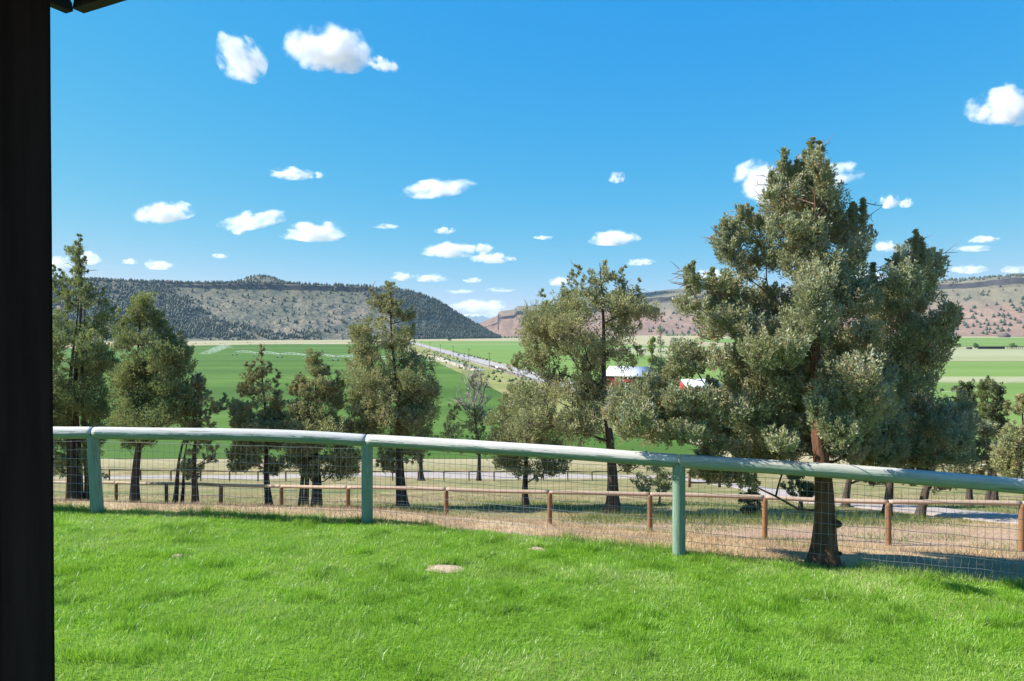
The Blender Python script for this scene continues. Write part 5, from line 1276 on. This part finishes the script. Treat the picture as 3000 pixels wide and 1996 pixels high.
for nm, s_, m, lab in (('dry_grass', ~gr, 'dry_grass', 'straw-coloured dry grass on the slope beyond the fence'), ('meadow_grass', gr, 'weed', 'patches of green meadow grass under the junipers')):
    V, Fc = blades(P[s_], H[s_], Wd[s_], lean[s_], r)
    tag(link(nm, np_mesh(nm, V, Fc, M[m], {'rnd': np.repeat(rn[s_], 3)})), lab, None, None, 'stuff')
# weeds along the foot of the green fence
n = 5200; x = r.uniform(-6.5, 6.8, n); clump = sstep(0.50, 0.68, fbm(x * 1.3, x * 0 + 2.2, 0, 3)) + 0.8 * sstep(3.2, 4.4, x)
k = r.random(n) < clump; x = x[k]; n = len(x); y = fence_y(x) + r.normal(size=n) * 0.13 + 0.08 + 0.25 * (x > 3.6) * r.random(n)
P = np.c_[x, y, np.maximum(ground_z(x, y), np.where(y < lawn_edge(x), lawn_z(x, y), -99)) - 0.01]
H = r.uniform(0.05, 0.17, n) * np.where(r.random(n) < 0.06, 2.0, 1); lean = r.normal(size=(n, 2)) * 0.5
V, Fc = blades(P, H, r.uniform(0.004, 0.010, n), lean, r)
tag(link('fence_weeds', np_mesh('fence_weeds', V, Fc, M['weed'], {'rnd': np.repeat(r.random(n), 3)})), 'green weeds along the foot of the wire fence', None, None, 'stuff')
# ------------------------------------------------------------------ farm buildings in the valley
M['red'] = mottled('red_barn_boards', (0.20, 0.035, 0.03), (0.32, 0.06, 0.05), 1.5, 0.85)
M['white_roof'] = mottled('white_metal_roof', (0.66, 0.67, 0.68), (0.76, 0.77, 0.78), 0.5, 0.85)
M['shade_in'] = mottled('painted_interior_shade', (0.012, 0.012, 0.014), (0.02, 0.02, 0.022), 1)  # near-black colour painted in for the shade inside the barn
M['grey_wood'] = mottled('grey_wood', (0.10, 0.08, 0.07), (0.17, 0.14, 0.12), 0.6)
def barn(name, c, L, Wd, eave, ridge, rz, lab, open_front=True, wall='red', roofm='white_roof', over=0.6):
    t = thing(name, c, lab, 'barn', None, rz)              # ridge along local x, gable end at +x
    hl, hw = L / 2, Wd / 2
    MB().box((0, -hw + 0.1, eave / 2), (L - 0.4, 0.2, eave)).build('side_wall', M[wall], t)
    MB().box((0, hw - 0.1, eave / 2), (L - 0.4, 0.2, eave)).build('side_wall', M[wall], t)
    for s in (-1, 1):
        x = s * (hl - 0.1)
        MB().prism([(x, -hw, eave * 0.68), (x, hw, eave * 0.68), (x, hw, eave), (x, 0, ridge), (x, -hw, eave)], None, None, (s * 0.2, 0, 0)).build('gable_wall', M[wall], t)
        for y in (-hw + 0.15, -hw / 3, hw / 3, hw - 0.15):
            MB().box((x + s * 0.1, y, eave * 0.34), (0.3, 0.3, eave * 0.68)).build('door_post', M[wall], t)
        if not (open_front and s == 1):
            MB().box((x - s * 0.1, 0, eave * 0.34), (0.12, Wd - 0.6, eave * 0.68)).build('end_boards', M[wall], t)
    if open_front: MB().box((hl - 3.2, 0, eave * 0.34), (0.1, Wd - 0.6, eave * 0.68)).build('interior_shade_panel', M['shade_in'], t)  # added black panel: stands in for the shade behind the open end
    for s in (-1, 1):
        a = np.array([0, s * (hw + over), eave - over * (ridge - eave) / hw]); b = np.array([0, 0, ridge])
        V = [[-hl - 0.4, a[1], a[2]], [hl + 0.4, a[1], a[2]], [hl + 0.4, 0.0, b[2]], [-hl - 0.4, 0.0, b[2]]]
        V = np.vstack([V, np.array(V) + [0, 0, 0.15]])
        MB().add(V, [[0, 1, 2, 3], [4, 7, 6, 5], [0, 4, 5, 1], [1, 5, 6, 2], [2, 6, 7, 3], [3, 7, 4, 0]]).build('roof_panel', M[roofm], t)
    return t
c = W(1845, 1131, 282.0); c[2] = -22.0
barn('barn', c, 17, 12.5, 4.6, 7.9, R(-28), 'red barn with white metal roof glimpsed through the centre right juniper')
c = W(2046, 1162, 240.0); c[2] = -22.0
barn('barn', c, 13, 9, 3.2, 5.6, R(14), 'white-roofed red shed glimpsed through the big juniper', False)
c = W(2942, 989, 1850.0); c[2] = gz(c[0], c[1])
barn('barn', c, 26, 18, 4.5, 11.5, R(205), 'lone weathered barn at the foot of the pink hill', False, 'grey_wood', 'grey_wood')

# long dark loading trestle with a thin deck, far right
tr = thing('cattle_chute', W(2906, 1023, 917.0) * [1, 1, 0] + [0, 0, -22], 'long low black timber trestle across the pale pasture at right', 'trestle')
M['black_wood'] = mottled('creosote_timber', (0.012, 0.013, 0.017), (0.03, 0.03, 0.035), 0.3)
for k in range(14): MB().box((-17.5 + k * 2.58, 0, 1.5), (2.54, 0.5, 2.7)).build('panel', M['black_wood'], tr)
MB().box((12, 0, 3.05), (66, 1.6, 0.4)).build('deck', M['black_wood'], tr)
for k in range(10): MB().box((20.5 + k * 2.6, 0, 1.45), (0.45, 0.45, 2.8)).build('pile', M['black_wood'], tr)
for k in range(16): MB().box((-20 + k * 4.2, 0.7, 3.6), (0.18, 0.18, 0.9)).build('guard_post', M['black_wood'], tr)
MB().box((-30.0, 0.5, 1.3), (6, 3, 2.4)).build('hut', M['black_wood'], tr)

# ------------------------------------------------------------------ leafy trees and shrubs near the farm
def leaf_tree(name, base, h, w, lobes, n, leaf, m, lab, seed, cat='tree', tr_r=0.3, col=False):
    r = np.random.default_rng(seed); t = thing(name, base, lab, cat)
    MB().tube(np.array([[0, 0, -0.2], [0.1, 0, h * 0.45], [0, 0, h * 0.92]]), [tr_r, tr_r * 0.6, tr_r * 0.15], 7).build('trunk', M['bark_dark'], t, True)
    bm_ = MB()
    for k in range(14):
        z0 = h * r.uniform(0.15, 0.8); a = r.uniform(0, 6.28); e = np.array([math.cos(a), math.sin(a), 0]) * w * r.uniform(0.25, 0.45) + [0, 0, z0 + h * (0.25 if col else 0.12)]
        bm_.tube(np.array([[0, 0, z0], e]), [tr_r * 0.3, tr_r * 0.08], 4)
    bm_.build('branches', M['bark_dark'], t)
    L = []
    for k in range(lobes):
        z = h * r.uniform(0.12 if col else 0.25, 0.97); f = (z / h)
        ww = w * 0.5 * (math.sin(math.pi * (f * 0.85 + 0.1)) ** 0.6)
        a = r.uniform(0, 6.28); q = ww * math.sqrt(r.random()); L.append((q * math.cos(a), q * math.sin(a), z, w * (0.13 if col else 0.17) * r.uniform(0.7, 1.3)))
    L = np.array(L); idx = r.integers(0, len(L), n); d = r.normal(size=(n, 3)); d /= np.linalg.norm(d, axis=1)[:, None]
    P = L[idx, :3] + d * (L[idx, 3] * r.uniform(0.3, 1, n) ** 0.5)[:, None] * np.array([1, 1, 1.8 if col else 1.0])
    D = d + r.normal(size=(n, 3)) * 0.6 + [0, 0, 0.3]; D /= np.linalg.norm(D, axis=1)[:, None]
    Ls = leaf * r.uniform(0.6, 1.4, n); V, Q = leaves(P, D, Ls, Ls * 0.6, r)
    link('crown', np_mesh('crown', V, Q, M[m], {'rnd': np.repeat(r.random(n), 4)}), t); return t
M['poplar'] = leafy('poplar_leaf', [(0, (0.13, 0.20, 0.03)), (0.6, (0.24, 0.32, 0.05)), (1, (0.38, 0.38, 0.06))], 0.35, (0.35, 0.42, 0.04))
M['poplar_pale'] = leafy('poplar_pale_leaf', [(0, (0.16, 0.20, 0.08)), (1, (0.30, 0.33, 0.16))], 0.35, (0.3, 0.36, 0.1))
M['leaf_dark'] = leafy('dark_leaf', [(0, (0.03, 0.055, 0.02)), (1, (0.075, 0.11, 0.035))], 0.15)
M['shrub'] = leafy('shrub_leaf', [(0, (0.09, 0.15, 0.03)), (1, (0.18, 0.25, 0.06))], 0.25)
def gp(px, d): x = (px - PX0) / F * d; return (x, d, gz(x, d))
leaf_tree('poplar_tree', gp(1911, 330), 20, 4.6, 26, 2600, 0.6, 'poplar', 'yellow-green poplar beside the red barn', 201, col=True)
leaf_tree('poplar_tree', gp(1936, 345), 25, 4.6, 22, 900, 0.6, 'poplar_pale', 'pale thinly leaved poplar right of the yellow-green one', 202, col=True)
leaf_tree('shade_tree', gp(1938, 262), 11.5, 11, 26, 3600, 0.55, 'leaf_dark', 'dark round shade tree beside the red barn', 203)
leaf_tree('shade_tree', gp(2190, 150), 13, 8, 26, 2600, 0.5, 'poplar', 'bright green tree seen through gaps in the big juniper', 204)
leaf_tree('shrub', gp(2857, 935), 7, 7.5, 14, 900, 0.9, 'shrub', 'round green shrub left of the black trestle', 205, 'shrub', 0.2)
leaf_tree('shrub', gp(2968, 940), 7, 8.0, 14, 900, 0.9, 'shrub', 'round green shrub above the right part of the black trestle', 206, 'shrub', 0.2)
leaf_tree('shrub', gp(2808, 960), 6, 6.5, 14, 700, 0.9, 'shrub', 'green shrub half hidden by the right tip of the big juniper', 207, 'shrub', 0.2)
leaf_tree('roadside_tree', gp(1317, 1700), 12, 8, 14, 500, 1.3, 'leaf_dark', 'lone small tree at the foot of the mesa end', 208)

# ------------------------------------------------------------------ highway: poles, guard rail, cars
M['pole'] = mottled('pole_wood', (0.07, 0.055, 0.045), (0.13, 0.10, 0.085), 0.8)
POLES = [(277, 6), (333, 0), (417, 0), (508, 0), (610, 0), (730, 0), (870, 0), (1030, 0)]
pl = None; heads = []
labs = ['nearest utility pole, glimpsed under the centre right juniper', 'second utility pole, beside the roadside fence', 'utility pole at the end of the guard rail', 'utility pole beside the white cars',
        'utility pole left of the blue car', 'sixth utility pole along the highway', 'seventh utility pole along the highway', 'farthest utility pole along the highway']
for k, (y, e) in enumerate(POLES):
    x = road_x(y) - 10.5
    p = thing('utility_pole', (x, y, -22.0), labs[k], 'utility pole', 'utility poles along the highway')
    MB().tube([(0, 0, -0.5), (0, 0, 10.0)], [0.19, 0.13], 8).build('pole', M['pole'], p)
    MB().box((0, 0, 9.5), (2.6, 0.16, 0.2), R(-8)).build('cross_arm', M['pole'], p)
    for s in (-1.15, 0.0, 1.15): MB().tube([(s, 0, 9.6 if s else 10.0), (s, 0, 9.95 if s else 10.3)], [0.07, 0.05], 6).build('insulator', M['galv'], p)
gr_ = thing('guard_rail', (road_x(408) - 7.2, 408, -21.7), 'dark guard rail with a white panel beside the road', 'guard rail')
yy = np.linspace(382, 434, 14)
for k in range(13):
    y0, y1 = yy[k], yy[k + 1]; a = np.array([road_x(y0) - 7.2, y0, -20.75]); b = np.array([road_x(y1) - 7.2, y1, -20.75])
    m = M['white_roof'] if k in (6, 7) else M['far_wood']
    o = MB().box((a + b) / 2 - np.array(gr_.location), (0.15, np.linalg.norm(b - a) - 0.05, 0.85), math.atan2(0.2, 1)).build('panel', m, gr_)
for y_ in yy: MB().box(np.array([road_x(y_) - 7.05, y_, -21.3]) - np.array(gr_.location), (0.2, 0.2, 1.5)).build('post', M['far_wood'], gr_)
rf = thing('wire_fence', (road_x(330) - 9, 330, -22.0), 'line of thin fence posts below the highway', 'fence')
for y_ in np.arange(262, 384, 3.2): MB().box(np.array([road_x(y_) - 9.0, y_, -21.3]) - np.array(rf.location), (0.16, 0.16, 1.5)).build('post', M['far_wood'], rf)
mb = MB()
for h in (0.45, 0.85, 1.25): mb.tube(np.array([[road_x(262) - 9, 262, -22 + h], [road_x(384) - 9, 384, -22 + h]]) - np.array(rf.location), 0.012, 3, False)
o = mb.build('wires', M['galv'], rf); o['kind'] = 'stuff'
M['glass'] = mat('car_glass', lambda nt, b, o: (0.02, 0.025, 0.03), 0.08, 0.6)
M['tyre'] = mottled('tyre_rubber', (0.012, 0.012, 0.012), (0.02, 0.02, 0.02), 5)
M['rim'] = mat('wheel_rim', lambda nt, b, o: (0.4, 0.4, 0.41), 0.35, 0.5)
M['lamp'] = mat('headlight', lambda nt, b, o: (0.75, 0.75, 0.72), 0.15, 0.6)
def car(c, rz, paint, lab, suv=False):
    t = thing('car', c, lab, 'car', 'cars on the highway', rz)       # front faces local -y
    m = mat('car_paint', lambda nt, b, o: paint, 0.3, 0.5)
    h = 0.15 if suv else 0.0
    prof = [(-2.25, 0.35), (-2.25, 0.75), (-1.15, 0.95 + h), (2.1, 1.0 + h), (2.25, 0.8), (2.25, 0.35)]
    MB().prism([(-0.9, y_, z_) for y_, z_ in prof], None, None, (1.8, 0, 0)).build('body', m, t)
    MB().prism([(-0.78, y_, z_) for y_, z_ in [(-0.95, 0.96 + h), (-0.25, 1.5 + h), (1.35 + h, 1.55 + h), (1.95, 1.01 + h)]], None, None, (1.56, 0, 0)).build('cabin', M['glass'], t)
    MB().box((0, 0.6, 1.545 + h), (1.46, 1.5, 0.07)).build('roof', m, t)
    for sx_ in (-0.82, 0.82):
        for sy_ in (-1.4, 1.4):
            w = MB().tube([(sx_ - 0.11, sy_, 0.33), (sx_ + 0.11, sy_, 0.33)], [0.33, 0.33], 14).build('wheel', M['tyre'], t)
            MB().tube([(sx_ - 0.12, sy_, 0.33), (sx_ + 0.12, sy_, 0.33)], [0.19, 0.19], 10).build('rim', M['rim'], w)
        MB().box((sx_ * 0.78, -2.26, 0.68), (0.36, 0.06, 0.16)).build('headlight', M['lamp'], t)
    MB().box((0, -2.27, 0.5), (0.9, 0.06, 0.14)).build('grille', M['tyre'], t)
hd = math.atan2(0.2, 1)
for y_, lane, pc, lab, sv in ((642, -2, (0.05, 0.13, 0.24), 'blue car on the highway', True), (603, -2, (0.55, 0.55, 0.55), 'silver car with dark windows on the highway', True), (612, 2.2, (0.6, 0.6, 0.58), 'pale van-like car just behind the silver one', True), (572, 2, (0.75, 0.75, 0.74), 'white car nearest on the highway', False)):
    car((road_x(y_) + lane, y_, -21.54), hd if lane < 0 else hd + math.pi, pc, lab, sv)

# ------------------------------------------------------------------ centre pivots
M['pivot'] = mat('galvanised_pipe', lambda nt, b, o: (0.62, 0.64, 0.66), 0.5, 0.4)
def pivot(a, b, spans, lab, h=3.6, bow=1.3):
    a, b = np.array(a, float), np.array(b, float); t = thing('pivot_sprinkler', (a[0], a[1], -22), lab, 'sprinkler'); o0 = np.array(t.location)
    d = (b - a) / np.linalg.norm(b - a); L = np.linalg.norm(b - a) / spans; nrm = np.array([-d[1], d[0], 0]); d3 = np.array([d[0], d[1], 0])
    for k in range(spans + 1):
        p = np.array([a[0], a[1], -22]) + d3 * L * k - o0; mb = MB()
        if k == 0:
            for sx_, sy_ in ((-1, -1), (1, -1), (1, 1), (-1, 1)): mb.tube([p + d3 * sx_ * 1.3 + nrm * sy_ * 1.3, p + d3 * sx_ * 0.3 + nrm * sy_ * 0.3 + [0, 0, h + 0.9]], 0.13, 5)
            mb.tube([p, p + [0, 0, h + 0.6]], 0.2, 8)
            mb.build('pivot_tower', M['pivot'], t)
        else:
            for s in (-1, 1):
                mb.tube([p + nrm * 2.0 * s + [0, 0, 0.7], p + nrm * 0.15 * s + [0, 0, h]], 0.09, 5); mb.tube([p + nrm * 2.0 * s + d3 * 0.9 + [0, 0, 0.7], p + nrm * 0.15 * s + [0, 0, h]], 0.07, 5)
            mb.tube([p - nrm * 2.2 + [0, 0, 0.7], p + nrm * 2.2 + [0, 0, 0.7]], 0.11, 5)
            tw = mb.build('tower', M['pivot'], t)
            for s in (-1, 1): MB().tube([p + nrm * 2.0 * s - d3 * 0.16 + [0, 0, 0.6], p + nrm * 2.0 * s + d3 * 0.16 + [0, 0, 0.6]], 0.6, 12).build('wheel', M['tyre'], tw)
    for k in range(spans):
        p = np.array([a[0], a[1], -22]) + d3 * L * k - o0; f = np.linspace(0, 1, 13); mb = MB()
        top = np.array([p + d3 * L * q + [0, 0, h + bow * math.sin(math.pi * q)] for q in f]); mb.tube(top, 0.11, 5)
        low = {s: np.array([p + d3 * L * q + nrm * 0.7 * s * math.sin(math.pi * q) + [0, 0, h + bow * math.sin(math.pi * q) - 1.35 * math.sin(math.pi * q) ** 0.5] for q in f]) for s in (-1, 1)}
        for s in (-1, 1):
            mb.tube(low[s], 0.045, 3)
            for q in range(1, 12, 2): mb.tube([low[s][q], top[q]], 0.05, 3); mb.tube([low[s][q], top[min(q + 1, 12)]], 0.04, 3)
        for q in range(1, 12, 1): mb.tube([top[q], top[q] - [0, 0, 1.9]], 0.02, 3)
        mb.build('span', M['pivot'], t)
    return t
pivot((-40, 437), (-268, 660), 7, 'near centre-pivot sprinkler, a long arched pipe on wheeled towers')
pivot((-255, 1262), (-520, 1236), 6, 'far centre-pivot sprinkler at the back of the alfalfa field')
# water thrown by the end gun, and the mist under the spans
def mist_mat(name, den):
    m = bpy.data.materials.new(name); m.use_nodes = True; nt = m.node_tree; nt.nodes.clear(); out = nt.nodes.new('ShaderNodeOutputMaterial')
    n = noise(nt, objco(nt), 0.25, 4); dn = mth(nt, 'MULTIPLY', framp(nt, n, [(0.35, 0.15), (0.65, 1.0)]), den)
    pv = nd(nt, 'ShaderNodeVolumePrincipled', None, {'Color': (1, 1, 1, 1), 'Density': dn, 'Anisotropy': 0.2}); nt.links.new(pv.outputs[0], out.inputs['Volume']); return m
e = np.array([-268, 660, -22 + 3.9])
def plume(path, rad, m, name, lab):
    mb = MB(); mb.tube(np.array(path) - e, rad, 10); o = mb.build(name, m, None, False, e); tag(o, lab, None, None, 'stuff')
plume([e + [-0.5, 0, 0.1], e + [-2, 0, 3.4], e + [-5, 0, 5.2], e + [-10, 0, 4.8], e + [-17, 0, 2.4], e + [-26, 0, -0.8], e + [-36, 0, -2.2]], [0.25, 0.7, 1.5, 2.6, 3.2, 2.2, 0.5], mist_mat('spray', 0.10), 'water_spray', 'white plume of water from the end of the near sprinkler')

# ------------------------------------------------------------------ pylons on the right hill, power lines
M['steel'] = mat('pylon_steel', lambda nt, b, o: (0.42, 0.44, 0.46), 0.5, 0.4)
def pylon(px, py, d, h, lab):
    s = (px - rhill.u[0]); p = rhill.at(np.array([px]), np.array([1.0]))[0]
    t = thing('pylon', (p[0], p[1], p[2] - 1.0), lab, 'pylon', 'pylons on the hill')
    mb = MB()
    for sx_ in (-1, 1):
        for sy_ in (-1, 1): mb.tube([(sx_ * 4.2, sy_ * 4.2, 0), (sx_ * 1.1, sy_ * 1.1, h * 0.55), (sx_ * 1.1, sy_ * 1.1, h * 0.62)], 0.32, 4)
    for k in range(6):
        z0, z1 = h * 0.095 * k, h * 0.095 * (k + 1); w0, w1 = 4.2 - 3.1 * z0 / (h * .57), 4.2 - 3.1 * z1 / (h * .57)
        for sy_ in (-1, 1): mb.tube([(-w0, sy_ * w0, z0), (w1, sy_ * w1, z1)], 0.17, 3); mb.tube([(w0, sy_ * w0, z0), (-w1, sy_ * w1, z1)], 0.17, 3)
    mb.build('legs', M['steel'], t)
    mb = MB()
    for sx_ in (-1, 1): mb.tube([(sx_ * 1.0, 0, h * 0.6), (sx_ * 5.0, 0, h * 0.78), (sx_ * 3.8, 0, h * 0.92), (sx_ * 5.2, 0, h)], 0.4, 4)
    mb.tube([(-10, 0, h * 0.92), (10, 0, h * 0.92)], 0.4, 4)
    mb.build('head', M['steel'], t)
    return t
pylon(2940, 806, 3000, 33, 'left steel pylon on the right hilltop'); pylon(2992, 804, 3000, 33, 'right steel pylon on the right hilltop')
ln = thing('power_line', (-900, 1500, 30), 'pair of thin pale power lines crossing in front of the mesa', 'power line'); lo_ = np.array(ln.location)
for (p0, p1) in (((470, 905), (1480, 958)), ((470, 915), (1480, 968)), ((470, 926), (1480, 979))):
    f = np.linspace(0, 1, 40); q = np.array([W(p0[0] + (p1[0] - p0[0]) * t_, p0[1] + (p1[1] - p0[1]) * (t_ ** 0.55), 1330 + 900 * t_) for t_ in f]) - lo_
    MB().tube(q, 0.10, 4).build('wire', M['steel'], ln)
# overhead service wire to the right
a = W(2700, 1140, 60.0); b = W(3150, 1060, 24.0)
sw = thing('service_wire', tuple(a), 'single thin overhead wire crossing the green field at right', 'wire')
f = np.linspace(0, 1, 30)[:, None]; q = a * (1 - f) + b * f; q[:, 2] -= 0.6 * np.sin(np.pi * f[:, 0]); MB().tube(q - a, 0.011, 4).build('wire', M['steel'], sw)

# ------------------------------------------------------------------ cattle grazing at the foot of the mesa
def cow_mesh():
    mb = MB()
    mb.tube([(-1.15, 0, 1.15), (-0.95, 0, 1.12), (-0.3, 0, 1.02), (0.4, 0, 1.02), (0.85, 0, 1.1), (1.05, 0, 1.12)], [0.12, 0.34, 0.42, 0.42, 0.38, 0.16], 9)
    mb.tube([(0.9, 0, 1.2), (1.3, 0, 0.95), (1.55, 0, 0.6)], [0.22, 0.17, 0.14], 7); mb.tube([(1.5, 0, 0.68), (1.72, 0, 0.34)], [0.15, 0.09], 7)
    for s in (-0.13, 0.13): mb.tube([(1.5, s, 0.72), (1.45, s * 2.2, 0.76)], [0.05, 0.03], 4)
    for x in (-0.8, 0.75):
        for s in (-0.2, 0.2): mb.tube([(x, s, 0.85), (x + 0.06 * (1 if x > 0 else -1), s, 0.45), (x, s, 0.0)], [0.15, 0.085, 0.075], 6)
    mb.tube([(-1.12, 0, 1.3), (-1.25, 0, 0.95), (-1.22, 0, 0.5)], [0.05, 0.03, 0.05], 4)
    return mb.mesh('cow', mottled('cow_hide', (0.012, 0.01, 0.009), (0.03, 0.022, 0.018), 2), True)
cw = cow_mesh(); rc = np.random.default_rng(77)
for px, py in ((566, 1009), (574, 1008), (602, 1008.5), (617, 1009), (627, 1009), (645, 1008), (652, 1007), (725, 1005), (733, 1005)):
    d = 44000.0 / (py - 975); x = (px - PX0) / F * d
    o = link('cow', cw, None, (x, d, gz(x, d))); o.rotation_euler = (0, 0, rc.uniform(0, 6.28)); o.scale = (1.15,) * 3
    tag(o, 'tiny dark cow grazing at the foot of the mesa', 'cow', 'cattle on the far pasture')

# ------------------------------------------------------------------ haze: the valley air
def haze_mat():
    m = bpy.data.materials.new('haze'); m.use_nodes = True; nt = m.node_tree; nt.nodes.clear(); out = nt.nodes.new('ShaderNodeOutputMaterial')
    pv = nd(nt, 'ShaderNodeVolumePrincipled', None, {'Color': (0.55, 0.75, 1.0, 1), 'Density': 3.5e-5, 'Anisotropy': 0.1}); nt.links.new(pv.outputs[0], out.inputs['Volume']); return m
HAZE = True
if HAZE:
    hz = MB().box((0, 15000 - 500, (520 - 24) / 2.0), (80000, 31000, 520 + 24)).build('haze', haze_mat()); tag(hz, 'faint blue valley haze', None, None, 'stuff')
